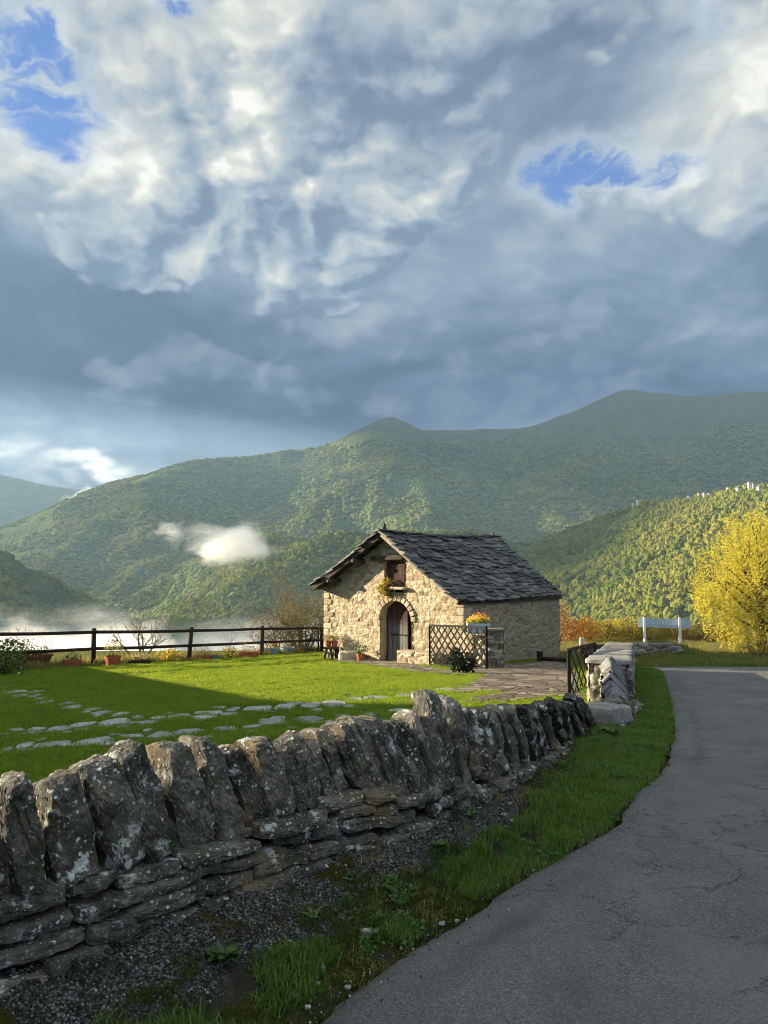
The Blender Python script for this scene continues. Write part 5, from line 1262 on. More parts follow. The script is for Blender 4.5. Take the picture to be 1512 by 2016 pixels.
for p, h, r in ((ridge0 + ax * .25, .34, .10), (ridge1 - ax * .25, .28, .12)):
    ab = AB(); q_, Ff = rock((r * 2, r * 2, h), int(h * 1000), 8, 4, .03, 7); tz = (q_[:, 2] / h + .5).clip(0, 1); q_[:, :2] *= (1.1 - .85 * tz)[:, None]; ab.add(frame(q_, p + np.array([0, 0, h * .45]), *np.eye(3)), Ff)
    f_ = ab.build('finial', MATS['coping_stone']); f_.parent = roof
mb = MB()                                                               # pale strip painting the sunlit slate edges on the right, dark rafter on the left, purlin ends
def along(a, b, t): return a + (b - a) * t
mb.bar(along(ridge0, er0, .02) + np.array([0, 0, -.07]), along(ridge0, er0, .99) + np.array([0, 0, -.045]), .05, .13); vb = mb.build('sunlit_edge', MATS['pale_board']); objs.append(vb)
mb = MB(); mb.bar(along(ridge0, el0, .03) + np.array([0, 0, -.13]) - np.array([bn[0], bn[1], 0]) * .03, along(ridge0, el0, .97) + np.array([0, 0, -.12]) - np.array([bn[0], bn[1], 0]) * .03, .09, .16); rf = mb.build('rafter', MATS['old_beam']); objs.append(rf)
for t_ in (.36, .72):
    p = along(ridge0, el0, t_) + np.array([0, 0, -.30]); mb = MB(); q0 = p + np.array([bn[0], bn[1], 0]) * .05; q1 = p - np.array([bn[0], bn[1], 0]) * 1.0
    mb.tube([q0, q1], [.085, .085], 9); pu = mb.build('purlin', MATS['old_beam']); objs.append(pu)
adopt(root, *objs)
# small wall between barn corner and gate post, plinth beside the door, post, iron gate leaves
def rubble_block(name, label, cat, A, B_, th, h, seed, cell=(.26, .12), mat='gate_stone', cap=True, group=None):
    A, B_ = np.array(A, float), np.array(B_, float); e_ = unit(B_ - A); n_ = np.array([e_[1], -e_[0]]); L = np.linalg.norm(B_ - A); c = (A + B_) / 2; z0 = gz(0, c[1]) - .25; z1 = gz(0, c[1]) + h
    r = thing(name, label, cat, (*c, gz(0, c[1])), group=group); ab = AB(); tp = lambda t: z1
    for sg in (1, -1):
        add_rubble(ab, A + n_ * th / 2 * sg, e_, n_ * sg, 0, L, tp, z0, cell=cell, res=.035, depth=.045, seed=seed + sg)
        P0 = A if sg < 0 else B_; add_rubble(ab, P0 - n_ * th / 2, n_, e_ * sg, 0, th, tp, z0, cell=cell, res=.035, depth=.04, seed=seed + 5 + sg)
    o1 = ab.build('masonry', MATS[mat]); out_ = [o1]
    if cap:
        k = 0; nst = max(1, int(L / .6))
        for i in range(nst):
            q_, Ff = rock((L / nst * 1.04 + (.06 if nst == 1 else 0), th + .10, .07), seed * 10 + i, 8, 10, .01, 6, (.88, 1.04)); cc = A + e_ * L * (i + .5) / nst
            ab = AB(); ab.add(frame(q_, (*cc, z1 + .03), (*e_, 0), (*n_, 0), (0, 0, 1)), Ff, cid=.6, edge=.4); out_.append(ab.build('capstone', MATS[mat]))
    adopt(r, *out_); return r
pp = G(976, 1315)
rubble_block('gate_post', 'square dark stone gate post with a flat cap at the corner of the barn yard', 'gate post', (pp.x - .24, pp.y + .05), (pp.x + .24, pp.y - .02), .48, 1.16, 200, (.24, .12))
rubble_block('stone_wall', 'waist high rubble wall linking the barn corner to the gate post', 'wall', BR + np.array([.05, -.12]), (pp.x - .15, pp.y + .35), .34, .98, 210, (.28, .15), 'barn_stone')
sA, sB = fac(803, 1300)[0], fac(900, 1300)[0]
rubble_block('stone_bench', 'low pale stone ledge standing against the barn to the right of its door', 'stone ledge', BL + be * (sA + .05) + bn * .42, BL + be * (sB - .45) + bn * .42, .46, .36, 220, (.55, .22), 'barn_stone')
def lattice_gate(A, B_, z0, z1, label, nx, bw=.034, sk=.80):
    A, B_ = Vector((*A, 0)), Vector((*B_, 0)); up = Vector((0, 0, 1)); r = thing('lattice_gate', label, 'gate', tuple((A + B_) / 2 + up * z0[0]), group='iron lattice gate leaves')
    P = lambda t, h: A.lerp(B_, t) + up * ((z0[0] + (z0[1] - z0[0]) * t) * (1 - h) + (z1[0] + (z1[1] - z1[0]) * t) * h)
    mb = MB(); L = (B_ - A).length
    for (a, b) in (((0, 0), (1, 0)), ((0, 1), (1, 1)), ((0, 0), (0, 1)), ((1, 0), (1, 1))): mb.bar(P(*a), P(*b), .06, .06)
    fr = mb.build('gate_frame', MATS['black_iron']); mb = MB(); H = z1[0] - z0[0]; sp = L / nx; k = -int(H / sp) - 2
    for sgn in (1, -1):
        for i in range(-int(H * sk / sp) - 3, nx + int(H * sk / sp) + 4):
            x0 = i * sp; x1 = x0 + sgn * H * sk; t0, t1, h0, h1 = x0 / L, x1 / L, 0.0, 1.0
            for (lo, hi) in ((0, 1),):
                if t0 == t1: continue
                ca, cb = 0.0, 1.0; d = t1 - t0
                for lim, sg in ((0, 1), (1, -1)):
                    q0, q1 = sg * (t0 - lim), sg * (t1 - lim)
                    if q0 < 0 and q1 < 0: ca, cb = 1, 0
                    elif q0 < 0: ca = max(ca, q0 / (q0 - q1))
                    elif q1 < 0: cb = min(cb, q0 / (q0 - q1))
                if cb - ca > .02: mb.bar(P(t0 + d * ca, ca), P(t0 + d * cb, cb), bw, bw)
    lt_ = mb.build('lattice', MATS['black_iron']); adopt(r, fr, lt_); return r
gl = G(845, 1304)
lattice_gate((1.47, 24.05), (3.08, 22.42), (gz(0, 24) + .04, gz(0, 22.4) + .03), (gz(0, 24) + 1.29, gz(0, 22.4) + 1.26), 'black diamond lattice iron gate leaf standing open in front of the barn', 9)
lattice_gate((3.70, 15.0), (5.05, 17.9), (gz(0, 15) + .0, gz(0, 17.9) + .02), (gz(0, 15) + .92, gz(0, 17.9) + .94), 'black diamond lattice iron gate leaf folded back behind the capped wall', 6, .022, 1.6)
mb = MB(); a = at(1066, 1301, 26.2); b = at(1112, 1300, 25.2); a.z = gz(0, a.y) + .12; b.z = gz(0, b.y) + .12; mb.tube([a, a.lerp(b, .5) + Vector((0, 0, .01)), b], [.07, .075, .07], 8); mb.box(a + Vector((-.05, 0, .06)), (.18, .18, .36), jit=.015)
tag(mb.build('timber_beam', MATS['fence_wood']), 'dark timber beam lying on the ground by the far corner of the barn', 'timber')
# ------------------------------------------------------------------ fence
FP = [G(-330, 1345), G(-60, 1327), G(183, 1311), G(371, 1302), G(515, 1291), G(634, 1284)]
root = thing('wooden_fence', 'dark brown wooden post and rail fence along the back of the lawn', 'fence', tuple(FP[3]))
g = random.Random(3); objs = []
for i, p in enumerate(FP):
    lean = Vector((g.uniform(-.02, .03), 0, 0)) + (Vector((.07, 0, 0)) if i == 3 else Vector((0, 0, 0)))
    for dx_ in ((0,) if i < 5 else (0, -.16, .14)):
        mb = MB(); h = 1.20 if i < 5 else 1.12; mb.tube([p + Vector((dx_, 0, -.1)), p + Vector((dx_, 0, .5)) + lean * .5, p + Vector((dx_, 0, h)) + lean], [.085, .083, .078] if dx_ == 0 else [.04] * 3, 8); objs.append(mb.build('post', MATS['fence_wood']))
for a, b in zip(FP[:-1], FP[1:]):
    for h in (1.08, .55):
        mb = MB(); m_ = a.lerp(b, .5) + Vector((0, -.06, h - .015)); mb.tube([a + Vector((-.05, -.07, h + g.uniform(-.01, .01))), m_, b + Vector((.05, -.07, h + g.uniform(-.01, .01)))], [.056, .052, .054], 7); objs.append(mb.build('rail', MATS['fence_wood']))
a, b = FP[-1], Vector((*(BL + bd * 1.0 - be * .05), 0))
for h in (1.08, .55):
    mb = MB(); mb.tube([a + Vector((0, -.07, h)), Vector((b.x, b.y, a.z + h - .03))], [.045, .045], 7); objs.append(mb.build('rail', MATS['fence_wood']))
adopt(root, *objs)
# ------------------------------------------------------------------ pots, troughs and their plants
def plant_leaves(root, name, mat, c, r, n, size, seed, lump=.45, shell=.2, droop=.0, aspect=.5):
    P = blob_pts(n, c, r, shell, np.random.default_rng(seed), lump, seed); P = P[P[:, 2] > c[2] - r[2] * .95]
    Vv, Ff, h = leaf_quads(P, size, 1.0, droop, aspect, g=np.random.default_rng(seed + 1)); ab = AB(); ab.add(Vv, Ff, lf=h); o = ab.build(name, MATS[mat], smooth=False)
    if root is not None: adopt(root, o)
    return o
def potted(root, plants, pos, rads):
    """leaves and blooms of one container as one mesh"""
    Vs, Fs, hs, mi, mats, nb = [], [], [], [], [], 0
    for k, (nm, m_, dz_, rx, rz_, n, size) in enumerate(plants):
        c, r_ = pos(dz_), rads(rx, rz_); g_ = np.random.default_rng(int(abs(c[0]) * 997) + k); P = blob_pts(n, c, r_, .2, g_, .45, k + int(abs(c[0]) * 31)); P = P[P[:, 2] > c[2] - r_[2] * .95]
        Vv, Ff, h = leaf_quads(P, size, 1.0, 0, .5, g=g_); Vs.append(Vv); Fs.append(Ff + nb); nb += len(Vv); hs.append(h); mi.append(np.full(len(Ff), k)); mats.append(MATS[m_])
    o = np_mesh('foliage', np.concatenate(Vs), np.concatenate(Fs), mats, smooth=False); fattr(o, 'lf', np.concatenate(hs)); o.data.polygons.foreach_set('material_index', np.concatenate(mi).astype(np.int32)); adopt(root, o)
def round_pot(u, v, w, h, label, potmat, plants, cat='flower pot', flare=1.25, lift=0.0, base=None, group='pots and troughs in the garden'):
    p = base if base is not None else G(u, v + 1); sc_ = p.y / F * (1.25 if base is None else 1.0); R_ = w * sc_ / 2; H = h * sc_; p = Vector((p.x, p.y, (gz(0, p.y) if base is None else p.z) + lift))
    r = thing('flower_pot', label, cat, tuple(p), group=group); mb = MB(); rb = R_ / flare
    mb.lathe([(rb * .98, 0), (rb, .01), (R_ * .97, H * .80), (R_ * 1.06, H * .80), (R_ * 1.06, H), (R_ * .92, H), (R_ * .88, H * .86), (0.001, H * .85)], p, 20); o1 = mb.build('pot', MATS[potmat])
    mb = MB(); mb.lathe([(0.001, H * .86), (R_ * .88, H * .87), (0.001, H * .90)], p, 14); o2 = mb.build('soil', MATS['potting_soil']); adopt(r, o1, o2)
    potted(r, plants, lambda d: (p.x, p.y, p.z + H + d * sc_), lambda a, b: (a * sc_, a * sc_, b * sc_))
    return r
def trough(u, v, w, h, label, potmat, plants, depth=.20, base=None, group='pots and troughs in the garden'):
    p = base if base is not None else G(u, v + 1); sc_ = p.y / F * (1.25 if base is None else 1.0); W = w * sc_ * (.85 if base is None else 1); H = h * sc_; z = gz(0, p.y) if base is None else p.z
    r = thing('planter', label, 'planter', (p.x, p.y, z), group=group); mb = MB(); t = .018
    bt = [(-W / 2 * .94, -depth / 2 * .9), (W / 2 * .94, -depth / 2 * .9), (W / 2 * .94, depth / 2 * .9), (-W / 2 * .94, depth / 2 * .9)]; tp = [(-W / 2, -depth / 2), (W / 2, -depth / 2), (W / 2, depth / 2), (-W / 2, depth / 2)]; rim = [(x * 1.05, y * 1.12) for x, y in tp]; inn = [(x * .93, y * .82) for x, y in tp]
    V_ = [(p.x + x, p.y + y, z + zz) for pts, zz in ((bt, 0), (tp, H * .78), (rim, H * .78), (rim, H), (inn, H), (inn, H * .7)) for x, y in pts]
    fs = [(k * 4 + i, k * 4 + (i + 1) % 4, k * 4 + 4 + (i + 1) % 4, k * 4 + 4 + i) for k in range(5) for i in range(4)] + [(3, 2, 1, 0)]; mb.add(V_, fs); o1 = mb.build('trough', MATS[potmat])
    mb = MB(); mb.add([(p.x + x, p.y + y, z + H * .84) for x, y in inn], [(0, 1, 2, 3)]); o2 = mb.build('soil', MATS['potting_soil']); adopt(r, o1, o2)
    potted(r, plants, lambda d: (p.x, p.y, z + H + d * sc_), lambda a, b: (a * sc_, depth * .6, b * sc_))
    return r
FOL = lambda m, dz_, rx, rz_, n=260, sz=.07: ('foliage', m, dz_, rx, rz_, n, sz)
FLO = lambda m, dz_, rx, rz_, n=60, sz=.06: ('flowers', m, dz_, rx, rz_, max(n * 3, 170), sz * .72)
def front(u, off):
    """point of the ground in front of the barn's face at bearing u"""
    q = BL + be * fac(u, 1290)[0] + bn * off; return Vector((q[0], q[1], gz(0, q[1])))
round_pot(75, 1312, 40, 20, 'wide dark terracotta bowl of low plants by the left end of the fence', 'dark_terracotta', [FOL('olive_leaf', 5, 22, 9, 300), FOL('brown_leaf', 16, 20, 14, 80, .05)], flare=1.5)
trough(140, 1313, 34, 11, 'low terracotta trough with pale flowers left of the first fence post', 'terracotta', [FOL('green_leaf', 4, 17, 8, 200), FLO('pale_flower', 9, 17, 8, 60, .05)])
round_pot(222, 1311, 23, 16, 'orange terracotta pot with a bushy plant beside the first fence post', 'terracotta', [FOL('olive_leaf', 12, 15, 14, 330, .06), FLO('yellow_flower', 18, 13, 8, 30, .04)])
trough(275, 1307, 38, 6, 'low dark wooden trough of small flowers beside the yellow flowering bush', 'fence_wood', [FOL('dark_leaf', 3, 19, 6, 160, .06), FLO('yellow_flower', 5, 18, 5, 50, .04), FLO('pale_flower', 7, 16, 5, 30, .04)])
trough(397, 1299, 34, 8, 'terracotta trough of dry pink and white flowers just right of the second fence post', 'terracotta', [FOL('olive_leaf', 4, 17, 7, 150, .06), FLO('pale_flower', 9, 17, 7, 70, .05)])
trough(425, 1298, 16, 7, 'small pale stone tub between the terracotta trough and a clump of yellow flowers', 'cap_stone', [FOL('olive_leaf', 3, 8, 5, 70, .05)], depth=.2)
trough(490, 1294, 34, 9, 'terracotta trough with faded flowers just left of the third fence post', 'terracotta', [FOL('brown_leaf', 4, 18, 8, 150, .06), FLO('pale_flower', 8, 18, 8, 50, .05)])
trough(533, 1288, 26, 10, 'blue plastic trough with pinkish flowers, closest to the third fence post', 'blue_plastic', [FOL('olive_leaf', 3, 13, 6, 120, .06), FLO('orange_flower', 5, 12, 5, 18, .04)])
round_pot(566, 1286, 22, 10, 'round blue tub of leafy plants, middle of the three blue containers', 'blue_plastic', [FOL('olive_leaf', 4, 12, 8, 140, .06)], flare=1.15)
round_pot(597, 1283, 19, 9, 'round blue tub with a low plant, blue container closest to the barn', 'blue_plastic', [FOL('olive_leaf', 3, 10, 5, 90, .06)], flare=1.15)
round_pot(726, 1297, 16, 15, 'small terracotta pot with a green leafy plant beside the barn door', 'terracotta', [FOL('green_leaf', 8, 14, 13, 260, .07)], base=front(726, .45))
# stump bench with two pots
bpz = front(664, .32); z0 = gz(0, bpz.y); r = thing('wooden_bench', 'small rough wooden bench holding two red pots at the left corner of the barn', 'bench', (bpz.x, bpz.y, z0)); mb = MB(); mb.box((bpz.x, bpz.y, z0 + .42), (.56, .30, .07), jit=.012); s1 = mb.build('seat', MATS['old_beam']); legs = []
for dx_, ln in ((-.17, -.10), (-.03, .08), (.20, .03)): mb = MB(); mb.tube([(bpz.x + dx_ + ln, bpz.y, z0 - .03), (bpz.x + dx_, bpz.y, z0 + .40)], [.055, .05] if dx_ < .1 else [.09, .085], 7); legs.append(mb.build('leg', MATS['fence_wood'] if dx_ > .1 else MATS['old_beam']))
adopt(r, s1, *legs)
for dx_, lab in ((-.12, 'red terracotta pot of trailing flowers, left one on the small bench by the barn'), (.12, 'red terracotta pot of trailing flowers, right one on the small bench by the barn')):
    round_pot(660 + dx_ * 100, 1270, 13, 12, lab, 'terracotta', [FOL('olive_leaf', 6, 10, 8, 130, .06), FLO('pale_flower', 10, 9, 8, 20, .05)], base=Vector((bpz.x + dx_, bpz.y, z0 + .455)))
p = front(699, .30); q, Ff = rock((.80, .42, .46), 871, 12, 4, .05, 9); ab = AB(); ab.add(frame(q, (p.x, p.y, gz(0, p.y) + .10), *np.eye(3)), Ff, cid=.75, edge=.4); tag(ab.build('boulder', MATS['barn_stone']), 'smooth pale boulder lying against the barn between the bench and the door', 'boulder')
p = front(716, .30); mb = MB(); mb.lathe([(.09, 0), (.13, .02), (.14, .2), (.11, .24)], (p.x, p.y, gz(0, p.y)), 14); tag(mb.build('flower_pot', MATS['black_iron']), 'dark empty pot between the pale boulder and the small terracotta pot', 'flower pot', 'pots and troughs in the garden')
# blue box of bright flowers on the linking wall
wp = at(942, 1228, 23.3); r = trough(942, 1228, 42, 20, 'pale blue window box overflowing with yellow and orange flowers on the yard wall', 'pale_blue_tub', [FOL('green_leaf', 2, 22, 8, 260, .07), FLO('yellow_flower', 7, 24, 9, 260, .06), FLO('orange_flower', 13, 20, 8, 60, .06)], depth=.26, base=Vector((wp.x, 23.35, gz(0, 23.3) + 1.045)))
# fern hanging from the loft sill
s_f, z_f = fac(766, 1160); c = bp(s_f, z_f + .1, .16); r = thing('potted_fern', 'yellowing bushy plant growing from a pot below the loft shutter above the door', 'potted plant', tuple(c - np.array([0, 0, .3]))); mb = MB(); mb.lathe([(.07, 0), (.11, .16), (.12, .16), (.12, .2)], c - np.array([0, 0, .12]), 12); o1 = mb.build('pot', MATS['dark_terracotta']); mb = MB(); mb.bar(c - np.array([0, 0, .10]), bp(s_f, z_f - .02, -.02), .03); o2 = mb.build('bracket', MATS['black_iron']); adopt(r, o1, o2)
plant_leaves(r, 'foliage', 'gold_leaf', tuple(c + np.array([0, 0, -.05])), (.30, .20, .38), 700, .075, 61); plant_leaves(r, 'foliage', 'green_leaf', tuple(c + np.array([0, 0, -.1])), (.26, .18, .30), 300, .075, 62)
# dark plant in front of the lattice gate
p = G(905, 1326); r = thing('dark_shrub', 'almost black leafy shrub growing in front of the open lattice gate', 'shrub', (p.x, p.y, gz(0, p.y))); plant_leaves(r, 'foliage', 'dark_leaf', (p.x - .1, p.y, gz(0, p.y) + .34), (.20, .16, .38), 420, .10, 71); plant_leaves(r, 'foliage', 'dark_leaf', (p.x + .22, p.y, gz(0, p.y) + .26), (.25, .16, .30), 420, .10, 72)
mb = MB(); mb.tube([(p.x, p.y, gz(0, p.y) - .02), (p.x - .05, p.y, gz(0, p.y) + .3)], [.03, .02], 6); adopt(r, mb.build('stem', MATS['bark']))
# ------------------------------------------------------------------ shrubs
def bush(name, label, cat, p, r_, n, size, mats, seed, stems=5, group=None, shell=.35):
    p = Vector(p); rt = thing(name, label, cat, tuple(p), group=group); g = random.Random(seed); mb = MB()
    for k in range(stems):
        a = g.uniform(0, 6.28); mb.tube([p + Vector((g.uniform(-.05, .05), g.uniform(-.05, .05), -.05)), p + Vector((math.cos(a) * r_[0] * .3, math.sin(a) * r_[1] * .3, r_[2] * .7)), p + Vector((math.cos(a) * r_[0] * .6, math.sin(a) * r_[1] * .6, r_[2] * 1.5))], [.02, .015, .006], 5)
    adopt(rt, mb.build('stem', MATS['bark']))
    for k, (m_, f) in enumerate(mats):
        plant_leaves(rt, 'foliage', m_, (p.x, p.y, p.z + r_[2] * .95), r_, int(n * f), size, seed + k * 3, .55, shell)
    return rt
p = G(335, 1304); bush('flowering_bush', 'rounded bush covered in pale yellow flowers left of the second fence post', 'bush', p, (.42, .34, .26), 900, .06, [('olive_leaf', .45), ('yellow_flower', .55)], 31)
p = G(452, 1297); bush('flowering_bush', 'low spreading clump of yellow flowers and dark leaves between second and third posts', 'bush', p, (.36, .3, .22), 600, .06, [('olive_leaf', .6), ('yellow_flower', .3)], 32)
for k, (u, v, rx, rz_, lab) in enumerate(((8, 1330, .62, .50, 'large pale leaved hydrangea bush at the left edge of the lawn'), (38, 1313, .45, .62, 'untidy reddish stemmed bush behind the wide terracotta bowl'))):
    p = G(u, v); bush('hydrangea' if k == 0 else 'garden_bush', lab, 'bush', p, (rx, rx * .8, rz_), 800, .11 if k == 0 else .06, [('green_leaf', .6), ('olive_leaf' if k == 0 else 'brown_leaf', .35), ('pale_flower', .08 if k == 0 else .02)], 41 + k)
def bare_shrub(name, label, p, h, n, seed, depth=3, leaf=None, nleaf=0, r0=.045, spread=.9):
    p = Vector(p); rt = thing(name, label, 'shrub', tuple(p)); g = random.Random(seed); mb = MB(); tips = []
    for k in range(n): twig(mb, p + Vector((g.uniform(-.15, .15), g.uniform(-.1, .1), -.1)), (g.uniform(-spread, spread), g.uniform(-spread, spread) * .6, 1), h * g.uniform(.4, .62), r0 * g.uniform(.6, 1), depth, g, .5, (3, 4), .68, .08, tips, 4, 5)
    objs = [mb.build('branches', MATS['grey_twig'])]
    if nleaf:
        gg = np.random.default_rng(seed); T = np.array([t[0][:] for t in tips if t[1] <= 1]); P = T[gg.integers(0, len(T), nleaf)] + gg.normal(0, .07, (nleaf, 3)); Vv, Ff, hh = leaf_quads(P, .055, g=gg); ab = AB(); ab.add(Vv, Ff, lf=hh); objs.append(ab.build('foliage', MATS[leaf], smooth=False))
    adopt(rt, *objs); return rt
p = at(590, 1275, 33.0); p.z = gz(0, 33) - .3
bare_shrub('bare_shrub', 'tangled nearly leafless shrub behind the fence at the left corner of the barn', p, 3.3, 13, 51, 3, 'brown_leaf', 9000, .065, 1.1)
plant_leaves(bpy.data.objects['bare_shrub'], 'foliage', 'olive_leaf', (p.x, p.y, p.z + 1.35), (1.3, .9, 1.15), 3200, .07, 511, .6, .2)
p = at(548, 1285, 33.5); p.z = gz(0, 33) - .4; bare_shrub('bare_shrub', 'lower bare twiggy shrub behind the third fence post', p, 2.2, 8, 52, 3, 'brown_leaf', 3000, .05, 1.0)
p = at(278, 1290, 28.5); p.z = gz(0, 28) - .2; bare_shrub('bare_shrub', 'small spreading bare tree seen through the fence between first and second posts', p, 2.1, 5, 53, 3, 'brown_leaf', 500, .06, 1.5)
p = at(440, 1290, 31); p.z = gz(0, 31) - .3; bare_shrub('bare_shrub', 'thin pale leafless shrub in the mist between second and third posts', p, 1.5, 4, 54, 3, None, 0, .022, 1.1)
# ------------------------------------------------------------------ across the road: sign, posts, hedge, trees
sy = 31.5; P1, P2 = at(1270, 1270, sy), at(1340, 1283, sy - .3); P1.z = gz(0, sy) - .1; P2.z = gz(0, sy) - .1
r = thing('road_sign', 'faded blue road sign panel carried by two white posts', 'sign', ((P1.x + P2.x) / 2, sy, gz(0, sy))); objs = []
zt = at(1270, 1215, sy).z
for P in (P1, P2): mb = MB(); mb.box((P.x, P.y, (P.z + zt) / 2), (.09, .08, zt - P.z)); objs.append(mb.build('post', MATS['white_paint']))
a, b = at(1257, 1217, sy + .09), at(1360, 1220, sy - .25); hgt = 17 * sy / F; mb = MB(); mb.bar(a + Vector((0, .03, -hgt / 2)), b + Vector((0, .03, -hgt / 2)), .03, hgt); pan = mb.build('panel', MATS['sign_blue']); objs.append(pan)
mb = MB(); g = random.Random(9)
for t0 in (.20, .27, .46, .52, .55, .60, .65, .69, .73, .77):           # worn lettering, no longer readable
    for k in range(2):
        t = t0 + k * .018 ; c = a.lerp(b, t) + Vector((0, -.0, -hgt * (.45 + g.uniform(-.08, .08)))); d = (b - a).normalized(); mb.bar(c - Vector((0, 0, hgt * g.uniform(.12, .24))), c + Vector((0, 0, hgt * g.uniform(.12, .24))), .020, .010)
q0, q1 = a.lerp(b, .185), a.lerp(b, .80); mb.bar(q0 + Vector((0, 0, -hgt * .62)), q1 + Vector((0, 0, -hgt * .62)), .020, .012)
le = mb.build('lettering', MATS['sign_letters']); le.parent = pan
adopt(r, *objs)
p = at(1146, 1273, 40); mb = MB(); z = gz(0, 40); mb.box((p.x, p.y, z + .15), (.26, .22, .45), jit=.02); mb.box((p.x, p.y, z + .40), (.18, .16, .08), jit=.02); tag(mb.build('stone_marker', MATS['pale_plaster']), 'small pale block marker standing in the field beyond the gate', 'marker')
p = at(1318, 1280, 30.5); mb = MB(); mb.box((p.x, p.y, gz(0, p.y) + .25), (.10, .10, .75), jit=.01); tag(mb.build('wooden_post', MATS['pale_board']), 'short pale wooden post between the two legs of the blue sign', 'post')
wt0 = at(1152, 1290, 24.5); r = thing('wooden_trough', 'long dark wooden trough standing behind the capped wall', 'trough', (wt0.x + .4, 24.5, gz(0, 24.5))); mb = MB(); z = gz(0, 24.5)
mb.box((wt0.x + .42, 24.5, z + .50), (1.0, .4, .30), jit=.012); s1 = mb.build('trough_box', MATS['old_beam']); lg = []
for dx_ in (.05, .8): mb = MB(); mb.box((wt0.x + dx_, 24.5, z + .17), (.1, .36, .4), jit=.01); lg.append(mb.build('leg', MATS['old_beam']))
adopt(r, s1, *lg)
# remains of a dry wall on the grassy rise
r = thing('stone_wall', 'tumbledown dry stone wall on the grassy rise by the blue sign', 'wall', (9.9, 26.6, gz(0, 26.6))); g = np.random.default_rng(66); ab = AB()
for k in range(200):
    t = g.uniform(0, 1); x = 8.5 + 1.9 * t; lay = g.integers(0, 5); hmax = .58 * (1 - .6 * t ** 2); zz = lay * .085
    if zz > hmax: continue
    sz = g.uniform(.08, .24); q, Ff = rock((sz * 1.25, sz * 1.1, sz * .75), int(g.integers(1e6)), 4, 5, .03, 8); ab.add(frame(q, (x, 26.2 + g.uniform(-.12, .12) + lay * .03, gz(0, 26.2) + .22 + zz), *np.eye(3)), Ff, cid=g.uniform(.1, 1), edge=.4)
o1 = ab.build('masonry', MATS['gate_stone']); adopt(r, o1)
hedge = [(1118,1262,46,.9,1.15,'olive_leaf','gold_leaf'),(1165,1262,50,1.3,.95,'gold_leaf','olive_leaf'),(1192,1262,47,1.3,1.0,'olive_leaf','gold_leaf'),(1222,1262,49,1.4,1.1,'gold_leaf','yellow_leaf'),(1250,1262,46,1.3,1.15,'olive_leaf','gold_leaf'),(1283,1262,47,1.3,1.05,'gold_leaf','olive_leaf'),(1312,1262,50,1.4,1.1,'olive_leaf','green_leaf'),(1345,1262,47,1.3,1.0,'gold_leaf','brown_leaf'),(1375,1262,49,1.3,.8,'brown_leaf','olive_leaf'),(1405,1265,46,1.3,.7,'brown_leaf','gold_leaf')]
HL = ['olive bush at the left end of the hedge beside the red tree', 'golden bush in the hedge just right of the orange tree', 'olive bush in the hedge left of the two broad golden bushes', 'bright yellow bush in the middle of the hedge above the capped wall', 'olive green bush directly left of the first sign post', 'golden bush in the hedge behind the first sign post', 'green bush in the hedge framed by the two sign posts', 'golden brown bush directly behind the second sign post', 'brown bush between the sign and the yellow tree', 'brown and gold bush under the edge of the yellow tree']
for (u, v, Y_, rx, rz_, m1, m2), lab in zip(hedge, HL):
    p = at(u, v, Y_); p.z = gz(0, Y_) - .05; bush('hedge_bush', lab, 'bush', p, (rx, .9, rz_ * .68), 2600, .11, [(m1, .6), (m2, .4)], int(u), 5, 'bushes of the hedge beyond the road', .3)
for (u, Y_, rx, rz_, m_, lab) in ((1105, 44, .55, 1.25, 'red_leaf', 'slim red leaved young tree at the far corner of the barn'), (1128, 45, .6, .75, 'red_leaf', 'low red shrub between the barn corner and the orange tree'), (1156, 44, .65, .80, 'orange_leaf', 'small orange leaved tree in front of the hedge')):
    p = at(u, 1262, Y_); p.z = gz(0, Y_); bush('autumn_tree', lab, 'tree', p, (rx, rx, rz_), 1700, .11, [(m_, .8), ('gold_leaf', .15)], int(u) + 5, 4, None, .2)
# big yellow tree
tp_ = at(1500, 1290, 31.0); tp_.z = gz(0, 31); root = thing('yellow_tree', 'broad autumn tree with drooping bright yellow foliage beside the road', 'tree', tuple(tp_)); g = random.Random(17); mb = MB(); tips = []
mb.tube([tp_ + Vector((0, 0, -.1)), tp_ + Vector((.03, 0, .7)), tp_ + Vector((-.05, .05, 1.5)), tp_ + Vector((.06, .1, 2.4))], [.24, .18, .16, .13], 9)
for k in range(15):
    a = k * 2.4 + g.uniform(-.3, .3); h0 = .9 + k * .12; twig(mb, tp_ + Vector((0, .05, h0)), (math.cos(a), math.sin(a), .32 + k * .07), g.uniform(1.5, 2.2), .075, 3, g, .42, (2, 3), .72, .04, tips, 5, 6)
for k in range(4): twig(mb, tp_ + Vector((.05, .1, 2.3)), (g.uniform(-.5, .5), g.uniform(-.5, .5), 1), 2.0, .08, 3, g, .4, (2, 3), .72, .05, tips, 5, 6)
tr = mb.build('trunk', MATS['bark']); gg = np.random.default_rng(18)
C_ = np.array([tp_.x, tp_.y, tp_.z]); 
n = 36000; P = blob_pts(n, (0, 0, 0), (1, 1, 1), .25, gg, .30, 19, 2.2)
Zt = P[:, 2]; Px = P * np.array([3.05, 2.7, 2.95]); Px[:, :2] *= np.where(Zt > 0, 1 - .22 * Zt, 1.0)[:, None]
Lp = C_ + np.array([.05, 0, 3.15]) + Px
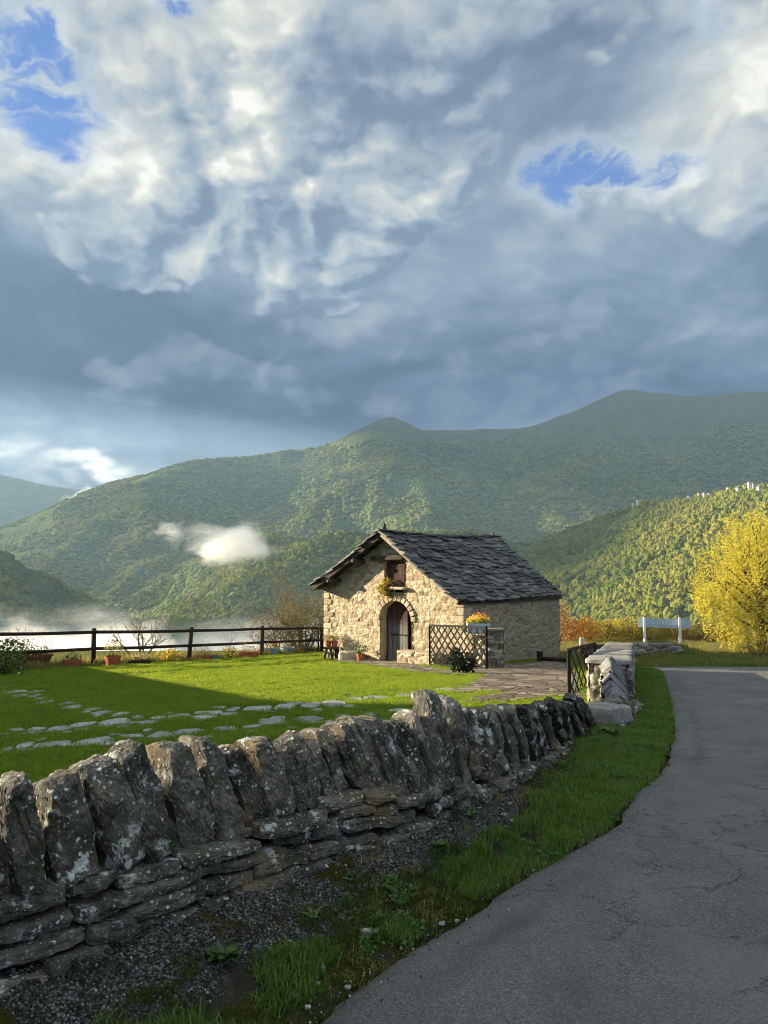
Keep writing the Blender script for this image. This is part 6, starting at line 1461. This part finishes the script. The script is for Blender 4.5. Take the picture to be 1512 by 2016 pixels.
# hang in strings: gather leaves on drooping strands
st = gg.integers(0, 900, len(Lp)); anchor = Lp[:900]; f = gg.uniform(0, 1, len(Lp)); pick = gg.uniform(0, 1, len(Lp)) < .62
Ls = anchor[st] + np.stack([gg.normal(0, .05, len(Lp)), gg.normal(0, .05, len(Lp)), .10 - f * gg.uniform(.5, 1.1, len(Lp))], -1); Lp = np.where(pick[:, None], Ls, Lp); Lp = Lp[Lp[:, 2] > C_[2] + .12]
Vv, Ff, h = leaf_quads(Lp, .085, .6, .55, .5, g=gg); ab = AB(); ab.add(Vv, Ff, lf=h); cr = ab.build('crown', MATS['yellow_leaf'], smooth=False); adopt(root, tr, cr)
p = at(1490, 1298, 28.6); p.z = gz(0, p.y); bush('dry_plant', 'dry seeding plants at the foot of the yellow tree', 'plant', p, (.7, .4, .35), 500, .08, [('brown_leaf', .6), ('gold_leaf', .4)], 99)
# ------------------------------------------------------------------ village on the lit hill
VH = [(1247,1014,4,9,'lone pale house tower at the left end of the wooded hill crest'),(1258,1013,6,10,'second pale house beside the lone tower on the hill crest'),(1358,997,7,5,'small house at the left end of the hilltop village'),(1378,998,6,7,'narrow pale house in the left part of the hilltop village'),(1389,997,7,8,'pale house with a dark gable in the middle of the hilltop village'),(1398,994,6,5,'low house in the middle of the hilltop village'),(1436,986,8,5,'long low house right of the middle of the hilltop village'),(1455,984,8,6,'whitish house left of the village church tower'),(1477,979,6,13,'white church tower of the hilltop village'),(1486,981,9,7,'white house joined to the church tower'),(1497,980,9,5,'low house right of the church tower')]
for (u, v, w, h, lab) in VH:
    az_ = math.atan2(ray(u, v).x, ray(u, v).y); j = int(np.abs(AZ - az_).argmin()); el_ = ray(u, v).z / math.hypot(ray(u, v).x, ray(u, v).y)
    col_ = (TZ[:, j] - CAMZ) / RR; ok = np.where((RR > 800) & (RR < 1500))[0]; k = ok[col_[ok].argmax()]; rr = RR[k] * .985; base = Vector((rr * math.sin(az_), rr * math.cos(az_), float(np.interp(rr, RR, TZ[:, j]))))
    zz = base.z + 4.6; sc_ = rr / F; W, H = w * sc_ * .95, h * sc_ * .8
    r = thing('village_house', lab, 'house', (base.x, base.y, zz - 6), group='houses of the hilltop village'); mb = MB(); mb.box((base.x, base.y, zz + H / 2 - 4), (W, W * .9, H + 8)); o1 = mb.build('wall', MATS['pale_plaster'])
    mb = MB(); q = W * .56; t_ = zz + H; y0, y1 = base.y - W * .5, base.y + W * .5; rh = W * (.3 if h < 12 else .12)
    mb.add([(base.x - q, y0, t_ + .02), (base.x + q, y0, t_ + .02), (base.x, y0, t_ + rh), (base.x - q, y1, t_ + .02), (base.x + q, y1, t_ + .02), (base.x, y1, t_ + rh)], [(0, 1, 2), (3, 5, 4), (0, 2, 5, 3), (1, 4, 5, 2), (0, 3, 4, 1)]); o2 = mb.build('roof', MATS['village_roof'])
    mb = MB(); mb.box((base.x - W * .15, base.y - W * .455, zz + H * .6), (W * .18, .1, H * .25)); o3 = mb.build('window', MATS['window_dark']); adopt(r, o1, o2, o3)
# ------------------------------------------------------------------ the house whose shadow lies across the lawn and road (left, out of the picture)
hr = thing('farmhouse', 'tall grey stone farmhouse with a lower sloping wing left of the lawn', 'house', (-24, 10, gz(0, 10)))
tip = G(548, 1383); T_ = 18.0; C = np.array([tip.x, tip.y]) + np.array([SUN_H.x, SUN_H.y]) * T_; hz0 = gz(0, tip.y) + T_ * math.tan(SUN_EL)
wd = unit(WALL[6] - WALL[2]); bk_ = np.array([SUN_H.x, SUN_H.y]); D_ = C - wd * 26; EAVE = hz0 + .74 
P_ = lambda b, dep, z: (b[0] + bk_[0] * dep, b[1] + bk_[1] * dep, z)
mb = MB(); zb = -2; A2 = D_
ev0, ev1 = EAVE + .2, EAVE + .95
mb.add([P_(C, 0, zb), P_(A2, 0, zb), P_(A2, 9, zb), P_(C, 9, zb), P_(C, 0, ev0), P_(A2, 0, ev1), P_(A2, 9, ev1), P_(C, 9, ev0)], [(0, 1, 5, 4), (1, 2, 6, 5), (2, 3, 7, 6), (3, 0, 4, 7), (4, 5, 6, 7)]); o1 = mb.build('wall', MATS['cap_stone'])
mb = MB(); mb.add([P_(C, -.0, ev0 + .01), P_(A2, -.0, ev1 + .01), P_(A2, 4.5, ev1 + 1.0), P_(C, 4.5, ev0 + .6), P_(A2, 9.2, ev1 + .01), P_(C, 9.2, ev0 + .01)], [(0, 1, 2, 3), (3, 2, 4, 5), (0, 3, 5), (1, 4, 2)]); o2 = mb.build('roof', MATS['roof_slate'])
q1 = G(45, 1292); tw = 3.2; E1 = np.array([q1.x, q1.y]) + np.array([SUN_H.x, SUN_H.y]) * tw; zE = gz(0, q1.y) + tw * math.tan(SUN_EL)
mb = MB(); dd = np.array([-3.5, .6]); hC = hz0
V_ = [(*C, zb), (*E1, zb), (*(E1 + dd), zb), (*(C + dd), zb), (*C, hC), (*E1, zE), (*(E1 + dd), zE), (*(C + dd), hC)]
mb.add(V_, [(0, 1, 5, 4), (1, 2, 6, 5), (2, 3, 7, 6), (3, 0, 4, 7), (4, 5, 6, 7)]); o3 = mb.build('wing', MATS['cap_stone']); 
mb = MB(); 
for k in range(4):
    t = 4 + k * 5.5; c = C - wd * t - bk_ * .02; mb.box((c[0], c[1], 1.4), (.95, .10, 1.3), Matrix(((wd[0], bk_[0], 0), (wd[1], bk_[1], 0), (0, 0, 1))))
o4 = mb.build('window', MATS['window_dark']); adopt(hr, o1, o2, o3, o4)
tw0 = np.array([*C]); tw1 = C - wd * 11.0; tz = hz0 + 3.2; mb = MB()
mb.add([P_(tw0 + wd * .0, -.02, zb), P_(tw1, -.02, zb), P_(tw1, 5.0, zb), P_(tw0, 5.0, zb), P_(tw0, -.02, tz), P_(tw1, -.02, tz), P_(tw1, 5.0, tz), P_(tw0, 5.0, tz)], [(0, 1, 5, 4), (1, 2, 6, 5), (2, 3, 7, 6), (3, 0, 4, 7), (4, 5, 6, 7)])
o5 = mb.build('tower', MATS['cap_stone']); adopt(hr, o5)  # unseen upper block, added to carry the house shadow over wall and road
# ------------------------------------------------------------------ weeds and loose stones on the verge
def leafy_weed(name, label, u, v, n, L, w, mat, seed, erect=.35):
    p = G(u, v); p.z = verge_z(p.x, p.y); g = np.random.default_rng(seed); ab = AB(); r = thing(name, label, 'weed', tuple(p))
    for k in range(n):
        a = g.uniform(0, 6.28) + k * 2.4; e_ = g.uniform(.1, 1.0) * erect + .12; l = L * g.uniform(.6, 1.1); ww = w * g.uniform(.7, 1.2); d = np.array([math.cos(a), math.sin(a), 0]); sd = np.array([-d[1], d[0], 0]); st = np.array(p) + np.array([g.normal(0, L * .25), g.normal(0, L * .25), .0])
        V_ = []; m_ = 6
        for i in range(m_ + 1):
            t = i / m_; c = st + d * l * t + np.array([0, 0, l * (e_ * t * 1.4 - .75 * e_ * t * t) + .008]); hw = ww / 2 * (math.sin(math.pi * min(1, t * .92 + .06)) ** .8); V_ += [c - sd * hw + np.array([0, 0, hw * .35]), c, c + sd * hw + np.array([0, 0, hw * .35])]
        F_ = [(i * 3 + j, i * 3 + j + 1, i * 3 + j + 4, i * 3 + j + 3) for i in range(m_) for j in range(2)]; ab.add(V_, F_, lf=g.uniform(.2, 1))
    o = ab.build('leaves', MATS[mat]); adopt(r, o); return r
leafy_weed('leafy_weed', 'broad leaved green weed at the bottom of the gravel bank closest to the camera', 440, 1965, 46, .065, .034, 'green_leaf', 1, 1.0)
leafy_weed('leafy_weed', 'spiky rosette weed on a mossy cushion at the foot of the bank', 618, 1868, 9, .075, .017, 'weed_leaf', 2, .6)
leafy_weed('leafy_weed', 'upright pale green weed on the bank above the mossy rosette', 703, 1800, 9, .07, .024, 'weed_leaf', 3, 1.3)
leafy_weed('clover_patch', 'dense dark clover patch where the gravel bank meets the grass', 868, 1735, 130, .045, .034, 'weed_leaf', 4, 1.6)
leafy_weed('clover_patch', 'loose clover patch beside the road edge below the dense one', 985, 1770, 16, .05, .04, 'weed_leaf', 5, .6)
leafy_weed('leafy_weed', 'bright nettle like weeds at the end of the coping wall', 1200, 1462, 80, .13, .06, 'weed_leaf', 6, 1.3)
leafy_weed('leafy_weed', 'tiny green weed growing from the lower wall courses', 80, 1925, 9, .05, .02, 'weed_leaf', 7, 1.2)
leafy_weed('leafy_weed', 'small fleshy weed among grass left of the pale flat stone', 930, 1680, 22, .07, .025, 'weed_leaf', 8, .9)
PEB = [(580,1978,22,16,'largest rounded white pebble by the grey road edge'),(633,1923,16,18,'upright white pebble between moss and road'),(720,1862,28,12,'long pale stone lying on moss near the road'),(606,1992,14,9,'small white pebble beside the largest one'),(625,1945,14,8,'flat pale pebble under the upright white one'),(685,1952,14,8,'pale pebble at the tip of the asphalt'),(870,1826,14,10,'white pebble on the verge just above the asphalt edge'),(900,1820,10,8,'white chip lying on the dark asphalt edge'),(1003,1798,8,7,'tiny white chip on the asphalt below the clover'),(1028,1695,16,8,'white flat stone pair on bare verge soil, lower one'),(1018,1688,18,6,'white flat stone pair on bare verge soil, upper one'),(992,1658,10,8,'pale pebble beside the bare soil patch'),(1008,1660,8,8,'white pebble next to its grey twin on the soil patch'),(1005,1640,8,7,'tiny pale pebble in the grass above the soil patch')]
for i, (u, v, w, h, lab) in enumerate(PEB):
    p = G(u, v); sc_ = p.y / F; q, Ff = rock((w * sc_ * .85, w * sc_ * .6, h * sc_ * .7), 950 + i, 6, 5, .07, 12, (.6, .95)); zz = max(verge_z(p.x, p.y), gz(0, p.y) + .012); ab = AB(); ab.add(frame(q, (p.x, p.y, zz + h * sc_ * .32), *np.eye(3)), Ff); tag(ab.build('pebble', MATS['white_pebble']), lab, 'pebble', 'loose pebbles on the verge')
# ------------------------------------------------------------------ mist: low cloud in the valley and a puff against the slope
def mist(name, c, size, dens, seed, scale, label, kind='puff', lo=.46, hi=.66, stretch=(1, 1, 1)):
    def f(s, pv):
        P = V(s, s.node('ShaderNodeTexCoord').outputs['Object']); x, y, z = s.sep(P)
        Q = s.vm('MULTIPLY', P, stretch); W = s.vm('ADD', Q, s.vm('SCALE', s.vm('SUBTRACT', s.noise(Q, 1.3 * scale, 3, .6, out='Color'), (0.5, 0.5, 0.5)), .55 / scale))
        n = s.noise(s.vm('ADD', W, (seed * 1.7, seed * .3, 0)), scale, 5, .62)
        hr = s.m('SQRT', x * x + y * y)
        if kind == 'bank':                                  # lies level below, torn into plumes above
            fld = n * 1.7 - .30 - z * .50 - s.mr(hr, .72, 1.0) * .9; d = s.mr(fld, lo, hi, smooth=True); d = d * s.mr(z, .98, .7)
        else:
            rr = s.m('SQRT', x * x + y * y + z * z * 1.0); fld = n * 1.25 - rr * .75 + .25; d = s.mr(fld, lo, hi, smooth=True) * s.mr(rr, 1.0, .8)
        s.put(pv, 'Density', d * dens); pv.inputs['Color'].default_value = (.985, .985, .985, 1); pv.inputs['Anisotropy'].default_value = .25
    m = volume_mat('mist_' + str(seed), f); m.cycles.volume_step_rate = .6; mb = MB(); mb.box((0, 0, 0), (2, 2, 2)); o = mb.build(name, m); o.location = c; o.scale = size; tag(o, label=label, kind='stuff'); return o
c = at(450, 1075, 1250); mist('mist', c, (136, 90, 56), .020, 1, 1.7, 'bright puff of cloud floating against the wooded slope', 'puff', .42, .66, stretch=(1, 1, .7))
c = at(335, 1042, 1500); mist('mist', c, (62, 60, 30), .005, 2, 2.0, 'thin wisp of mist left of the bright puff of cloud')
c = at(310, 1305, 720); mist('mist', (c.x, c.y, c.z - 4), (420, 250, 74), .009, 3, 3.0, 'bank of low cloud lying in the valley behind the fence', 'bank', .36, .72, (1, 1, .45))
c = at(60, 1262, 640); mist('mist', c, (170, 100, 40), .012, 4, 2.0, 'ragged crest of the low cloud bank at the left of the valley', 'bank', .46, .70, (1, 1, .5))
c = at(165, 990, 3300); mist('mist', c, (170, 120, 120), .008, 5, 1.7, 'wisp of mist clinging to the mountain flank far left')
